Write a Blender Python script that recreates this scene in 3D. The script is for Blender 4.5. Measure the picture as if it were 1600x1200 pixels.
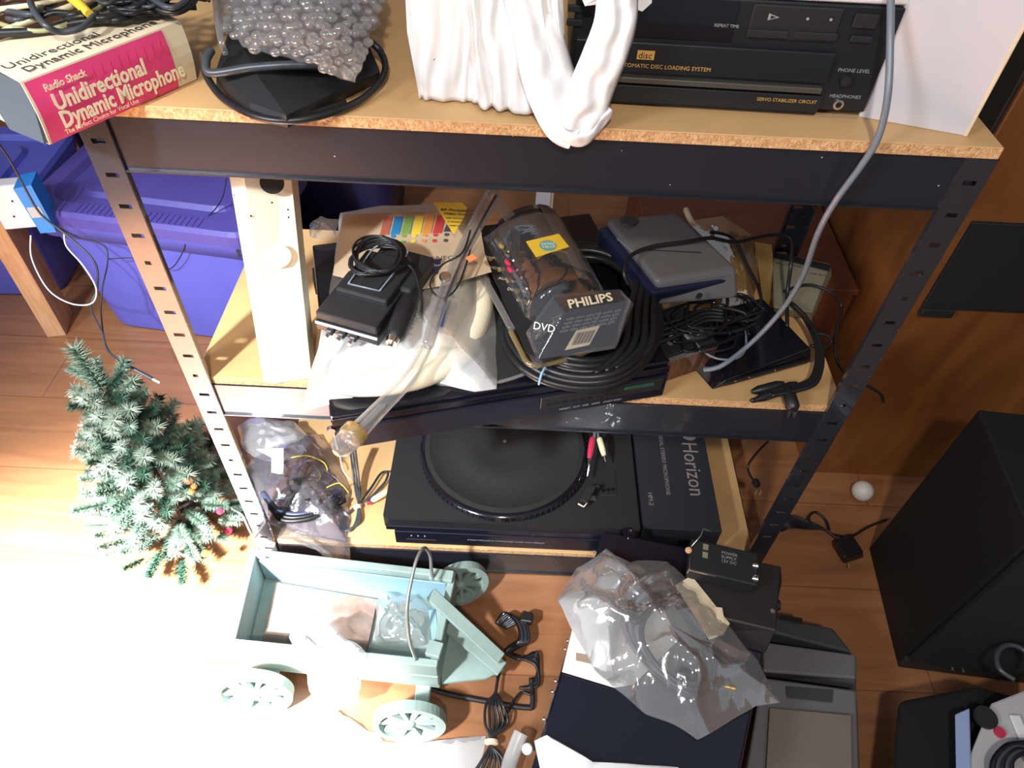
import bpy, bmesh, math, random
from mathutils import Vector, Matrix, Euler, noise
random.seed(7)
S = bpy.context.scene; C = S.collection
for o in list(bpy.data.objects): bpy.data.objects.remove(o)
# ---------------------------------------------------------------- camera
CAM = Vector((.4389, -.661, 1.2541)); ROT = Euler((.7403, -.0361, .0299), 'XYZ'); F = 1131.4
cd = bpy.data.cameras.new('camera'); cam = bpy.data.objects.new('camera', cd); C.objects.link(cam)
cam.location = CAM; cam.rotation_euler = ROT
cd.sensor_fit = 'HORIZONTAL'; cd.sensor_width = 36; cd.lens = F/1600*36; cd.clip_start = .02
S.camera = cam
# ---------------------------------------------------------------- world, lights, exposure
S.view_settings.view_transform = 'Standard'; S.view_settings.look = 'None'
S.view_settings.gamma = 1; S.view_settings.use_curve_mapping = False
S.view_settings.exposure = 0.0
w = bpy.data.worlds.new('world'); S.world = w; w.use_nodes = True
bgn = w.node_tree.nodes['Background']; bgn.inputs[0].default_value = (.84, .88, 1, 1); bgn.inputs[1].default_value = .30
def aim(o, tgt): o.rotation_euler = (Vector(tgt)-o.location).to_track_quat('-Z', 'Y').to_euler()
def area(loc, tgt, size, power, col):
    l = bpy.data.lights.new('window_light', 'AREA'); l.shape = 'RECTANGLE'; l.size = size; l.size_y = size*.8
    l.energy = power; l.color = col; o = bpy.data.objects.new('window_light', l); C.objects.link(o)
    o.location = loc; aim(o, tgt)
def spot(loc, tgt, ang, power, col, blend=1, rad=.05):
    l = bpy.data.lights.new('sun_and_fill_spot', 'SPOT'); l.spot_size = math.radians(ang); l.spot_blend = blend
    l.energy = power; l.color = col; l.shadow_soft_size = rad; o = bpy.data.objects.new('sun_and_fill_spot', l); C.objects.link(o)
    o.location = loc; aim(o, tgt)
area((-1.5, -1.7, 2.0), (.1, .1, .3), .6, 42, (.86, .92, 1))
spot((-.75, -1.55, 2.2), (-.37, -.58, 0), 34, 10000, (.97, .98, 1), 1, .06)
spot((-.55, -1.25, 1.95), (-.10, -.10, .34), 44, 480, (.92, .96, 1), 1, .06)  # second, weaker spot added to brighten left post, panel and bag beyond the patch
spot((.45, -1.15, 2.0), (.60, .15, .5), 80, 62, (1, .92, .80), .8, .05)  # warm fill spot added to brighten the top shelf and right side, not sun
# ---------------------------------------------------------------- helpers
RM = ROT.to_matrix()
def ray(u, v): return RM @ Vector(((u-800)/F, -(v-600)/F, -1))
def PZ(u, v, z): d = ray(u, v); return CAM + d*((z-CAM.z)/d.z)
def PY(u, v, y): d = ray(u, v); return CAM + d*((y-CAM.y)/d.y)
def tag(o, label=None, cat=None, group=None, kind=None):
    if label: o['label'] = label
    if cat: o['category'] = cat
    if group: o['group'] = group
    if kind: o['kind'] = kind
    return o
def E(name, label, cat, loc=(0, 0, 0), rz=0, group=None):
    o = bpy.data.objects.new(name, None); C.objects.link(o); o.location = loc; o.rotation_euler = (0, 0, rz)
    o.empty_display_size = .02
    return tag(o, label, cat, group)
def frame(name, label, cat, p0, p1, group=None):
    """Empty at p0, local x towards p1, z near vertical. returns (empty, length)"""
    o = E(name, label, cat, group=group); x = (Vector(p1)-Vector(p0)); L = x.length; x.normalize()
    y = Vector((0, 0, 1)).cross(x).normalized(); z = x.cross(y)
    m = Matrix((x, y, z)).transposed().to_4x4(); m.translation = Vector(p0); o.matrix_world = m
    return o, L
def M(name, vs, fs, mat, par=None, smooth=False):
    me = bpy.data.meshes.new(name); me.from_pydata([tuple(v) for v in vs], [], fs); me.update()
    b = bmesh.new(); b.from_mesh(me); bmesh.ops.recalc_face_normals(b, faces=b.faces); b.to_mesh(me); b.free()
    me.materials.append(mat)
    if smooth: me.polygons.foreach_set('use_smooth', [True]*len(me.polygons))
    o = bpy.data.objects.new(name, me); C.objects.link(o)
    if par: o.parent = par
    return o
def BM(name, b, mat, par=None, smooth=False):
    me = bpy.data.meshes.new(name); bmesh.ops.recalc_face_normals(b, faces=b.faces); b.to_mesh(me); b.free()
    me.materials.append(mat)
    if smooth: me.polygons.foreach_set('use_smooth', [True]*len(me.polygons))
    o = bpy.data.objects.new(name, me); C.objects.link(o)
    if par: o.parent = par
    return o
def hexa(name, c8, mat, par=None, bev=0, seg=2):
    """c8: 4 bottom corners (ccw) then 4 top corners"""
    b = bmesh.new(); v = [b.verts.new(tuple(p)) for p in c8]
    for f in ((3, 2, 1, 0), (4, 5, 6, 7), (0, 1, 5, 4), (1, 2, 6, 5), (2, 3, 7, 6), (3, 0, 4, 7)): b.faces.new([v[i] for i in f])
    if bev: bmesh.ops.bevel(b, geom=b.edges[:], offset=bev, segments=seg, affect='EDGES', profile=.5)
    return BM(name, b, mat, par)
def box(name, x0, x1, y0, y1, z0, z1, mat, par=None, bev=0, seg=2):
    return hexa(name, [(x0, y0, z0), (x1, y0, z0), (x1, y1, z0), (x0, y1, z0), (x0, y0, z1), (x1, y0, z1), (x1, y1, z1), (x0, y1, z1)], mat, par, bev, seg)
def prism(name, poly, z0, z1, mat, par=None, bev=0):
    n = len(poly); vs = [(p[0], p[1], z0) for p in poly]+[(p[0], p[1], z1) for p in poly]
    b = bmesh.new(); v = [b.verts.new(p) for p in vs]
    b.faces.new(v[:n][::-1]); b.faces.new(v[n:])
    for i in range(n): b.faces.new((v[i], v[(i+1) % n], v[n+(i+1) % n], v[n+i]))
    if bev: bmesh.ops.bevel(b, geom=b.edges[:], offset=bev, segments=2, affect='EDGES')
    return BM(name, b, mat, par)
def lathe(name, prof, mat, par=None, c=(0, 0, 0), axis=(0, 0, 1), seg=24, smooth=True):
    q = Vector((0, 0, 1)).rotation_difference(Vector(axis)); c = Vector(c); vs = []; fs = []
    for r, z in prof:
        for k in range(seg):
            a = 2*math.pi*k/seg; vs.append(c+q @ Vector((r*math.cos(a), r*math.sin(a), z)))
    for i in range(len(prof)-1):
        for k in range(seg): fs.append((i*seg+k, i*seg+(k+1) % seg, (i+1)*seg+(k+1) % seg, (i+1)*seg+k))
    fs.append(tuple(range(seg))[::-1]); fs.append(tuple((len(prof)-1)*seg+k for k in range(seg)))
    o = M(name, vs, fs, mat, par, smooth)
    if smooth:
        mod = o.modifiers.new('e', 'EDGE_SPLIT'); mod.split_angle = math.radians(40)
    return o
def cyl(name, c, r, h, mat, par=None, axis=(0, 0, 1), seg=20, r2=None):
    return lathe(name, [(r, 0), (r if r2 is None else r2, h)], mat, par, c, axis, seg)
def smoothpts(pts, n=8, closed=False):
    P = [Vector(p) for p in pts]; N = len(P); out = []
    if N < 3: return P
    rng = range(N) if closed else range(N-1)
    for i in rng:
        p0 = P[(i-1) % N] if closed or i > 0 else P[0]; p1 = P[i]; p2 = P[(i+1) % N]
        p3 = P[(i+2) % N] if closed or i+2 < N else P[-1]
        for k in range(n):
            t = k/n
            out.append(.5*((2*p1)+(p2-p0)*t+(2*p0-5*p1+4*p2-p3)*t*t+(3*p1-p0-3*p2+p3)*t**3))
    if not closed: out.append(P[-1])
    return out
def tube(name, pts, r, mat, par=None, seg=6, n=8, closed=False, sm=True, flat=1):
    P = smoothpts(pts, n, closed) if sm else [Vector(p) for p in pts]
    vs = []; fs = []; N = len(P); up = None
    for i, p in enumerate(P):
        t = (P[(i+1) % N]-P[i-1]) if closed else (P[min(i+1, N-1)]-P[max(i-1, 0)])
        if t.length < 1e-9: t = Vector((0, 0, 1))
        t.normalize()
        if up is None: up = t.orthogonal().normalized()
        else:
            up = up-t*up.dot(t)
            up = up.normalized() if up.length > 1e-6 else t.orthogonal().normalized()
        s = t.cross(up); rr = r(i/(N-1)) if callable(r) else r
        for k in range(seg):
            a = 2*math.pi*k/seg; vs.append(p+(up*math.cos(a)+s*math.sin(a)*flat)*rr)
    m = N if closed else N-1
    for i in range(m):
        j = (i+1) % N
        for k in range(seg): fs.append((i*seg+k, i*seg+(k+1) % seg, j*seg+(k+1) % seg, j*seg+k))
    if not closed: fs.append(tuple(range(seg))[::-1]); fs.append(tuple((N-1)*seg+k for k in range(seg)))
    return M(name, vs, fs, mat, par, True)
def loops(c, rx, ry, n, rz=0, jit=.1, dz=.003, tilt=0):
    pts = []; c = Vector(c)
    for k in range(n*12):
        a = 2*math.pi*k/12; g = 1+jit*noise.noise(Vector((k*.37, rx*50, n)))*1.6
        x = rx*g*math.cos(a); y = ry*g*math.sin(a)
        pts.append(c+Vector((x*math.cos(rz)-y*math.sin(rz), x*math.sin(rz)+y*math.cos(rz), dz*k/12+jit*.03*noise.noise(Vector((k*.5, 3, rx*9)))+tilt*y)))
    return pts
def text(name, s, size, mat, par=None, loc=(0, 0, 0), rot=(0, 0, 0), ext=.0002, align='LEFT', sx=1, bold=0):
    cu = bpy.data.curves.new(name, 'FONT'); cu.body = s; cu.size = size; cu.extrude = ext; cu.align_x = align; cu.offset = bold; cu.resolution_u = 2
    t = bpy.data.objects.new(name, cu); C.objects.link(t)
    bpy.context.view_layer.update()
    me = bpy.data.meshes.new_from_object(t.evaluated_get(bpy.context.evaluated_depsgraph_get()))
    bpy.data.objects.remove(t); me.name = name; me.materials.clear(); me.materials.append(mat)
    o = bpy.data.objects.new(name, me); C.objects.link(o)
    if par: o.parent = par
    o.location = loc; o.rotation_euler = rot; o.scale = (sx, 1, 1)
    return o
def pillow(name, outline, th, mat, par=None, rings=14, sub=6, cr=.004, fr=45, seed=0, under=True, crease=0, prof=2.5):
    """closed film bag: outline = list of world points (own z), swelling by th over them, crumpled"""
    P = [Vector(p) for p in outline]; n = len(P); O = []
    for i in range(n):
        a, b2 = P[i], P[(i+1) % n]
        for k in range(sub): O.append(a.lerp(b2, k/sub))
    c = sum(O, Vector())/len(O); m = len(O); vs = []; fs = []
    def disp(q):
        s = Vector((q.x*fr, q.y*fr, seed*7.3)); r = noise.noise(s)*.6+noise.noise(s*2.3)*.4
        k = 1-abs(noise.noise(s*.8+Vector((5, 5, 5))))*2
        return r*cr+crease*max(0, k)**3
    for side in ((1, -1) if under else (1,)):
        base = len(vs); vs.append(c+Vector((0, 0, (th if side > 0 else 0)+disp(c)*(side > 0))))
        for j in range(1, rings+1):
            t = j/rings
            for q in O:
                p = c.lerp(q, t); h = (1-t**prof)
                wob = Vector((noise.noise(q*fr*.7+Vector((seed, 0, 0))), noise.noise(q*fr*.7+Vector((0, seed, 4))), 0))*cr*1.2*t
                p = p+wob
                p.z += (th*h+disp(p)*min(1, (1-t)*6+.25)) if side > 0 else (-.001-.001*h)
                vs.append(p)
        for k in range(m):
            f = (base, base+1+k, base+1+(k+1) % m); fs.append(f if side > 0 else f[::-1])
        for j in range(1, rings):
            for k in range(m):
                a = base+1+(j-1)*m; b2 = a+m; f = (a+k, b2+k, b2+(k+1) % m, a+(k+1) % m); fs.append(f if side > 0 else f[::-1])
    me = bpy.data.meshes.new(name); me.from_pydata([tuple(v) for v in vs], [], fs); me.update(); me.materials.append(mat)
    me.polygons.foreach_set('use_smooth', [True]*len(me.polygons))
    o = bpy.data.objects.new(name, me); C.objects.link(o)
    if par: o.parent = par
    return o
def strip(name, A, B, mat, par=None, th=.0008, n=14, cr=0, fr=30, seed=0):
    """ribbon/sheet between polyline A and polyline B with thickness"""
    A = smoothpts(A, n); B = smoothpts(B, n); m = min(len(A), len(B)); k = 8; vs = []; fs = []
    for i in range(m):
        for j in range(k+1):
            p = A[i].lerp(B[i], j/k); d = noise.noise(p*fr+Vector((seed, seed, 0)))*cr
            vs.append(p+Vector((d*.4, -d, d)))
    for i in range(m-1):
        for j in range(k): a = i*(k+1)+j; fs.append((a, a+1, a+k+2, a+k+1))
    o = M(name, vs, fs, mat, par, True); md = o.modifiers.new('s', 'SOLIDIFY'); md.thickness = th
    return o
def copy_tree(o, par=None):
    c = o.copy(); C.objects.link(c)
    if par: c.parent = par
    for ch in list(o.children): copy_tree(ch, c)
    return c
# ---------------------------------------------------------------- materials
def P(name, col, rough=.5, metal=0, bump=0, bscale=200, var=0, vscale=20, col2=None, coat=0, spec=.5, trans=0, sub=0, emit=None):
    m = bpy.data.materials.new(name); m.use_nodes = True; nt = m.node_tree; b = nt.nodes['Principled BSDF']
    b.inputs['Base Color'].default_value = (*col, 1); b.inputs['Roughness'].default_value = rough; b.inputs['Metallic'].default_value = metal
    b.inputs['Coat Weight'].default_value = coat; b.inputs['Specular IOR Level'].default_value = spec
    tc = nt.nodes.new('ShaderNodeTexCoord')
    if var or col2:
        n = nt.nodes.new('ShaderNodeTexNoise'); n.inputs['Scale'].default_value = vscale; n.inputs['Detail'].default_value = 5
        nt.links.new(tc.outputs['Object'], n.inputs['Vector'])
        r = nt.nodes.new('ShaderNodeValToRGB'); e = r.color_ramp.elements
        e[0].position = .35; e[1].position = .65
        c2 = col2 or tuple(min(1, c*(1+var)) for c in col); c1 = col if col2 else tuple(c*(1-var) for c in col)
        e[0].color = (*c1, 1); e[1].color = (*c2, 1)
        nt.links.new(n.outputs['Fac'], r.inputs[0]); nt.links.new(r.outputs[0], b.inputs['Base Color'])
    if bump:
        n = nt.nodes.new('ShaderNodeTexNoise'); n.inputs['Scale'].default_value = bscale; n.inputs['Detail'].default_value = 3
        nt.links.new(tc.outputs['Object'], n.inputs['Vector'])
        bp = nt.nodes.new('ShaderNodeBump'); bp.inputs['Strength'].default_value = bump; bp.inputs['Distance'].default_value = .002
        nt.links.new(n.outputs['Fac'], bp.inputs['Height']); nt.links.new(bp.outputs[0], b.inputs['Normal'])
    return m
def specks(m, dens=60, amount=.70, col=(.5, .5, .52)):
    """dust specks over a base material"""
    nt = m.node_tree; b = nt.nodes['Principled BSDF']; tc = nt.nodes.new('ShaderNodeTexCoord')
    v = nt.nodes.new('ShaderNodeTexVoronoi'); v.inputs['Scale'].default_value = dens; nt.links.new(tc.outputs['Object'], v.inputs['Vector'])
    l = nt.nodes.new('ShaderNodeMath'); l.operation = 'LESS_THAN'; l.inputs[1].default_value = .045
    s = nt.nodes.new('ShaderNodeSeparateColor'); nt.links.new(v.outputs['Color'], s.inputs[0])
    g = nt.nodes.new('ShaderNodeMath'); g.operation = 'GREATER_THAN'; g.inputs[1].default_value = amount
    nt.links.new(s.outputs[0], g.inputs[0]); nt.links.new(v.outputs['Distance'], l.inputs[0])
    mu = nt.nodes.new('ShaderNodeMath'); mu.operation = 'MULTIPLY'; nt.links.new(l.outputs[0], mu.inputs[0]); nt.links.new(g.outputs[0], mu.inputs[1])
    mx = nt.nodes.new('ShaderNodeMix'); mx.data_type = 'RGBA'; nt.links.new(mu.outputs[0], mx.inputs[0])
    src = b.inputs['Base Color'].links
    if src: nt.links.new(src[0].from_socket, mx.inputs[6])
    else: mx.inputs[6].default_value = b.inputs['Base Color'].default_value
    mx.inputs[7].default_value = (*col, 1); nt.links.new(mx.outputs[2], b.inputs['Base Color'])
    return m
def wood(name, c1, c2, scale=(3, 30, 30), rough=.4, dist=3, nscale=3):
    m = bpy.data.materials.new(name); m.use_nodes = True; nt = m.node_tree; b = nt.nodes['Principled BSDF']; b.inputs['Roughness'].default_value = rough
    tc = nt.nodes.new('ShaderNodeTexCoord'); mp = nt.nodes.new('ShaderNodeMapping'); mp.inputs['Scale'].default_value = scale
    n = nt.nodes.new('ShaderNodeTexNoise'); n.inputs['Scale'].default_value = nscale; n.inputs['Detail'].default_value = 6; n.inputs['Distortion'].default_value = dist*.3
    r = nt.nodes.new('ShaderNodeValToRGB'); e = r.color_ramp.elements; e[0].position = .3; e[1].position = .7; e[0].color = (*c1, 1); e[1].color = (*c2, 1)
    nt.links.new(tc.outputs['Object'], mp.inputs[0]); nt.links.new(mp.outputs[0], n.inputs['Vector']); nt.links.new(n.outputs['Fac'], r.inputs[0]); nt.links.new(r.outputs[0], b.inputs['Base Color'])
    return m
def film(name, col=(1, 1, 1), haze=.08, gloss=.25, rough=.12, edge=.6, bump=.3, bscale=60):
    """thin plastic film: transparent + milky scatter + glossy sheen"""
    m = bpy.data.materials.new(name); m.use_nodes = True; nt = m.node_tree; nt.nodes.clear()
    out = nt.nodes.new('ShaderNodeOutputMaterial'); tr = nt.nodes.new('ShaderNodeBsdfTransparent'); tr.inputs[0].default_value = (*col, 1)
    df = nt.nodes.new('ShaderNodeBsdfDiffuse'); df.inputs[0].default_value = (*[min(1, c*.92) for c in col], 1)
    tl = nt.nodes.new('ShaderNodeBsdfTranslucent'); tl.inputs[0].default_value = (*[min(1, c*.9) for c in col], 1)
    ad = nt.nodes.new('ShaderNodeMixShader'); ad.inputs[0].default_value = .35; nt.links.new(df.outputs[0], ad.inputs[1]); nt.links.new(tl.outputs[0], ad.inputs[2])
    gl = nt.nodes.new('ShaderNodeBsdfGlossy'); gl.inputs['Roughness'].default_value = rough
    tc = nt.nodes.new('ShaderNodeTexCoord'); n = nt.nodes.new('ShaderNodeTexNoise'); n.inputs['Scale'].default_value = bscale; n.inputs['Detail'].default_value = 4
    bp = nt.nodes.new('ShaderNodeBump'); bp.inputs['Strength'].default_value = bump; bp.inputs['Distance'].default_value = .004
    nt.links.new(tc.outputs['Object'], n.inputs['Vector']); nt.links.new(n.outputs['Fac'], bp.inputs['Height'])
    nt.links.new(bp.outputs[0], gl.inputs['Normal']); nt.links.new(bp.outputs[0], df.inputs['Normal'])
    lw = nt.nodes.new('ShaderNodeLayerWeight'); lw.inputs[0].default_value = .5; nt.links.new(bp.outputs[0], lw.inputs['Normal'])
    m1 = nt.nodes.new('ShaderNodeMixShader'); nt.links.new(tr.outputs[0], m1.inputs[1]); nt.links.new(ad.outputs[0], m1.inputs[2])
    ma = nt.nodes.new('ShaderNodeMath'); ma.operation = 'MULTIPLY_ADD'; ma.inputs[1].default_value = edge*.5; ma.inputs[2].default_value = haze; ma.use_clamp = True
    nt.links.new(lw.outputs['Facing'], ma.inputs[0]); nt.links.new(ma.outputs[0], m1.inputs[0])
    m2 = nt.nodes.new('ShaderNodeMixShader'); mb = nt.nodes.new('ShaderNodeMath'); mb.operation = 'MULTIPLY_ADD'; mb.inputs[1].default_value = .4; mb.inputs[2].default_value = gloss*.3; mb.use_clamp = True
    nt.links.new(lw.outputs['Fresnel'], mb.inputs[0]); nt.links.new(mb.outputs[0], m2.inputs[0]); nt.links.new(m1.outputs[0], m2.inputs[1]); nt.links.new(gl.outputs[0], m2.inputs[2])
    nt.links.new(m2.outputs[0], out.inputs[0])
    return m
def floor_mat():
    m = wood('floor_wood', (.27, .115, .050), (.38, .17, .078), (1.3, 14, 1), .30, 4, 2.2); nt = m.node_tree; b = nt.nodes['Principled BSDF']
    tc = nt.nodes.new('ShaderNodeTexCoord'); mp = nt.nodes.new('ShaderNodeMapping'); nt.links.new(tc.outputs['Object'], mp.inputs[0]); mp.inputs['Rotation'].default_value = (0, 0, 0)
    br = nt.nodes.new('ShaderNodeTexBrick'); br.inputs['Scale'].default_value = 1; br.inputs['Brick Width'].default_value = 1.2; br.inputs['Row Height'].default_value = .19; br.inputs['Mortar Size'].default_value = .0012
    br.inputs['Color1'].default_value = (1, 1, 1, 1); br.inputs['Color2'].default_value = (.80, .80, .80, 1); br.inputs['Mortar'].default_value = (.45, .4, .4, 1)
    nt.links.new(mp.outputs[0], br.inputs['Vector'])
    mx = nt.nodes.new('ShaderNodeMix'); mx.data_type = 'RGBA'; mx.blend_type = 'MULTIPLY'; mx.inputs[0].default_value = .8
    src = b.inputs['Base Color'].links[0].from_socket
    nt.links.new(src, mx.inputs[6]); nt.links.new(br.outputs['Color'], mx.inputs[7]); nt.links.new(mx.outputs[2], b.inputs['Base Color'])
    return m
m_floor = floor_mat()
m_wall = P('wall_paint', (.35, .22, .15), .8, bump=.1)
m_steel = specks(P('black_steel', (.014, .017, .026), .30, bump=.03, bscale=900, coat=.5), 55, .8)
m_steelp = specks(P('black_post_steel', (.022, .024, .032), .26, bump=.03, bscale=900, coat=1), 90, .75)
m_board = P('particleboard_face', (.62, .38, .17), .55, var=.10, vscale=9)
m_edge = P('particleboard_edge', (.50, .27, .11), .9, bump=1, bscale=420, col2=(.72, .46, .24), vscale=260)
m_blk = specks(P('black_plastic', (.012, .013, .017), .36), 45, .8)
m_blkm = P('matte_black_plastic', (.014, .014, .016), .55, bump=.15, bscale=700)
m_blkg = P('glossy_black_plastic', (.006, .006, .010), .12, coat=.3)
m_navy = specks(P('navy_black_plastic', (.008, .009, .018), .28), 45, .75)
m_rub = P('black_rubber', (.012, .012, .014), .38)
m_rub2 = P('dark_grey_cable', (.05, .055, .065), .35)
m_gcab = P('grey_cable', (.16, .19, .23), .35)
m_white = P('white_plastic', (.78, .78, .80), .4)
m_cream = P('cream_painted_steel', (.78, .70, .52), .45, bump=.05, bscale=300)
m_hole = P('dark_hole', (.006, .006, .006), .9)
m_pink = P('pink_print', (.72, .055, .19), .45, var=.06, vscale=30)
m_card = P('cream_card', (.72, .60, .42), .7, var=.05, vscale=14)
m_ink = P('dark_ink', (.06, .05, .05), .6)
m_cink = P('cream_ink', (.85, .72, .50), .6)
m_pgrey = P('grey_blue_lining', (.06, .075, .09), .6)
m_grey = P('grey_plastic', (.13, .125, .13), .38, bump=.1, bscale=800)
m_greyd = P('dark_grey_plastic', (.045, .045, .047), .42, bump=.1, bscale=800)
m_olive = P('grey_green_metal', (.23, .22, .15), .5)
m_gold = P('gold_foil', (.55, .36, .12), .3, metal=.5)
m_silver = P('silver_metal', (.7, .7, .7), .22, metal=1)
m_yel = P('yellow_label', (.80, .52, .04), .5)
m_teal = P('teal_print', (.16, .38, .32), .5)
m_red = P('red_plastic', (.55, .03, .08), .35)
m_orange = P('orange_label', (.9, .28, .10), .5)
m_ylw = P('pale_yellow_plastic', (.72, .66, .42), .35)
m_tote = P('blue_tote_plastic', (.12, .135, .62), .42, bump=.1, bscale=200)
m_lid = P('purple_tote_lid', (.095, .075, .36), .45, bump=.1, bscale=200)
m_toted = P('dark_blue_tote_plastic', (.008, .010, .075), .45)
m_pine = wood('pine_wood', (.50, .26, .12), (.68, .42, .23), (30, 30, 3), .6)
m_cab = wood('cabinet_wood', (.15, .048, .012), (.25, .090, .022), (5, 5, 1.6), .5, 5, 2.2)
m_brownbox = wood('brown_box_wood', (.15, .04, .015), (.21, .065, .025), (2, 8, 8), .5)
m_walnut = wood('walnut_grain', (.05, .018, .010), (.20, .085, .05), (60, 60, 4), .4)
m_sage = P('sage_painted_wood', (.27, .36, .33), .6, bump=.3, bscale=120, var=.08, vscale=18)
m_sagel = P('pale_blue_painted_wood', (.24, .40, .48), .6, bump=.2, bscale=120)
m_rust = P('worn_brown_board', (.13, .085, .065), .8, col2=(.24, .18, .15), vscale=22, bump=.4, bscale=60)
m_grn1 = P('frosted_green_needles', (.20, .30, .23), .6)
m_grn2 = P('dark_green_needles', (.045, .11, .07), .6)
m_bark = P('brown_wire_bark', (.08, .05, .03), .8)
m_ornam = P('orange_brown_ornament', (.42, .15, .04), .35)
m_bagw = P('white_bag_plastic', (.88, .88, .90), .38, bump=.15, bscale=30)
m_film = film('clear_film', (1, 1, 1), .06, .40, .08, .35, .25, 30)
m_filmc = film('very_clear_film', (.98, .98, 1), .035, .35, .06, .25, .15)
m_filmh = film('bag_film_hazy', (1, 1, 1), .13, .45, .08, .4, .3, 30)
m_haze = film('milky_film', (1, 1, 1), .42, .25, .22, .5, .25, 30)
m_filmb = film('bubble_film', (.97, .96, .95), .07, .5, .05, .45, .15)
m_filmy = film('yellowed_film', (.80, .64, .32), .22, .35, .1, .5)
m_smoke = film('smoky_film', (.75, .72, .80), .16, .35, .12, .4)
m_tape = P('blue_tape', (.02, .25, .75), .5)
m_cloth = P('speaker_cloth', (.004, .004, .0045), .9, bump=.6, bscale=900)
m_cream2 = P('cream_plastic_ring', (.82, .74, .55), .4)
m_ball = P('white_ball', (.75, .70, .64), .4, bump=.3, bscale=350)
m_lcd = P('green_display_glass', (.03, .10, .07), .15)
m_paper = P('white_paper', (.85, .83, .80), .6)
m_gtxt = P('grey_print', (.30, .31, .33), .5)
m_gtxt2 = P('warm_grey_print', (.24, .20, .18), .5)
m_otxt = P('orange_print', (.60, .34, .08), .5)
m_platter = P('dark_rubber_mat', (.012, .011, .010), .85, bump=.4, bscale=500)
m_dkstripe = P('grey_band', (.16, .16, .16), .45)
m_bluebag = P('dark_glossy_sleeve', (.006, .007, .016), .12, bump=.25, bscale=9, coat=.5)
chart = [P('chart_%d' % i, c, .5) for i, c in enumerate([(.42, .12, .08), (.02, .22, .48), (.20, .34, .08), (.75, .55, .05), (.65, .26, .06), (.50, .05, .05), (.07, .06, .08)])]
# ---------------------------------------------------------------- setting
ZT, ZM, ZB = .906, .5106, .077
def struct(o): o['kind'] = 'structure'; return o
struct(box('floor', -3.5, 3, -2.6, 2.6, -.05, 0, m_floor))
struct(box('wall_back', -3.5, 3, 2.6, 2.7, 0, 2.6, m_wall))
struct(box('wall_right', 3, 3.1, -2.6, 2.7, 0, 2.6, m_wall))
# ---------------------------------------------------------------- shelving unit
W, D = .914, .36
unit = E('shelving_unit', 'black steel boltless shelving unit with three particleboard shelves', 'shelving unit', (0, 0, 0))
def post(x, y, sx, sy, z1=.893):
    """angle post with keyhole slots in the front flange, corner at x,y"""
    vs = []; fs = []
    def q(a, b2, c2, d2): i = len(vs); vs.extend([a, b2, c2, d2]); fs.append((i, i+1, i+2, i+3))
    fw, sw, lip = .031, .030, .007
    X = lambda a: sx*a
    z = 0; k = 0
    while z < z1-.001:
        za = min(z+.016, z1); zb = min(za+.0055, z1); zc = min(z+.0385, z1)
        rnd = (k % 5 == 3)
        q((X(0), 0, z), (X(fw), 0, z), (X(fw), 0, za), (X(0), 0, za))
        h0, h1 = (.011, .018) if rnd else (.009, .023)
        q((X(0), 0, za), (X(h0), 0, za), (X(h0), 0, zb), (X(0), 0, zb))
        q((X(h1), 0, za), (X(fw), 0, za), (X(fw), 0, zb), (X(h1), 0, zb))
        q((X(0), 0, zb), (X(fw), 0, zb), (X(fw), 0, zc), (X(0), 0, zc))
        z = zc; k += 1
    q((X(0), 0, 0), (X(0), sy*sw, 0), (X(0), sy*sw, z1), (X(0), 0, z1))
    q((X(fw), 0, 0), (X(fw), sy*lip, 0), (X(fw), sy*lip, z1), (X(fw), 0, z1))
    o = M('post', vs, fs, m_steelp, unit); o.location = (x, y, 0)
    md = o.modifiers.new('s', 'SOLIDIFY'); md.thickness = .0014; md.offset = 0
    return o
post(0, 0, 1, 1); post(W, 0, -1, 1); post(0, D, 1, -1); post(W, D, -1, -1)
for z in (.893, .4976, .064):
    hb = .062
    # front / rear beams: web, bottom lip, top ledge
    for y, s in ((.003, 1), (D-.003, -1)):
        b = bmesh.new()
        prof = [(0, 0), (0, hb), (.012, hb), (.012, hb-.002), (.002, hb-.002), (.002, .002), (-.003, .002), (-.003, 0)]
        va = [b.verts.new((.012, y+s*p[0], z-hb+p[1])) for p in prof]; vb = [b.verts.new((W-.012, y+s*p[0], z-hb+p[1])) for p in prof]
        n = len(prof)
        for i in range(n): b.faces.new((va[i], va[(i+1) % n], vb[(i+1) % n], vb[i]))
        b.faces.new(va); b.faces.new(vb[::-1]); BM('beam', b, m_steel, unit)
    for x in (.0025, W-.0045): box('side_beam', x, x+.002, .01, D-.01, z-hb, z-.0, m_steel, unit)
    for x in (W/3, 2*W/3): box('cross_bar', x-.015, x+.015, .016, D-.016, z-.012, z-.0015, m_steel, unit)
def board(z, x0, x1, y0, y1, t=.0125):
    o = box('shelf_board', x0, x1, y0, y1, z, z+t, m_board, unit, .0006, 1)
    e = box('board_edge', x0+.0004, x1-.0004, y0-.0006, y0+.0006, z+.0006, z+t-.0012, m_edge, o)
    return o
board(.8935, .002, W-.002, -.001, D)
board(.498, .009, W-.009, .006, D-.006)
board(.0645, .009, W-.009, .006, D-.006)
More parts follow.
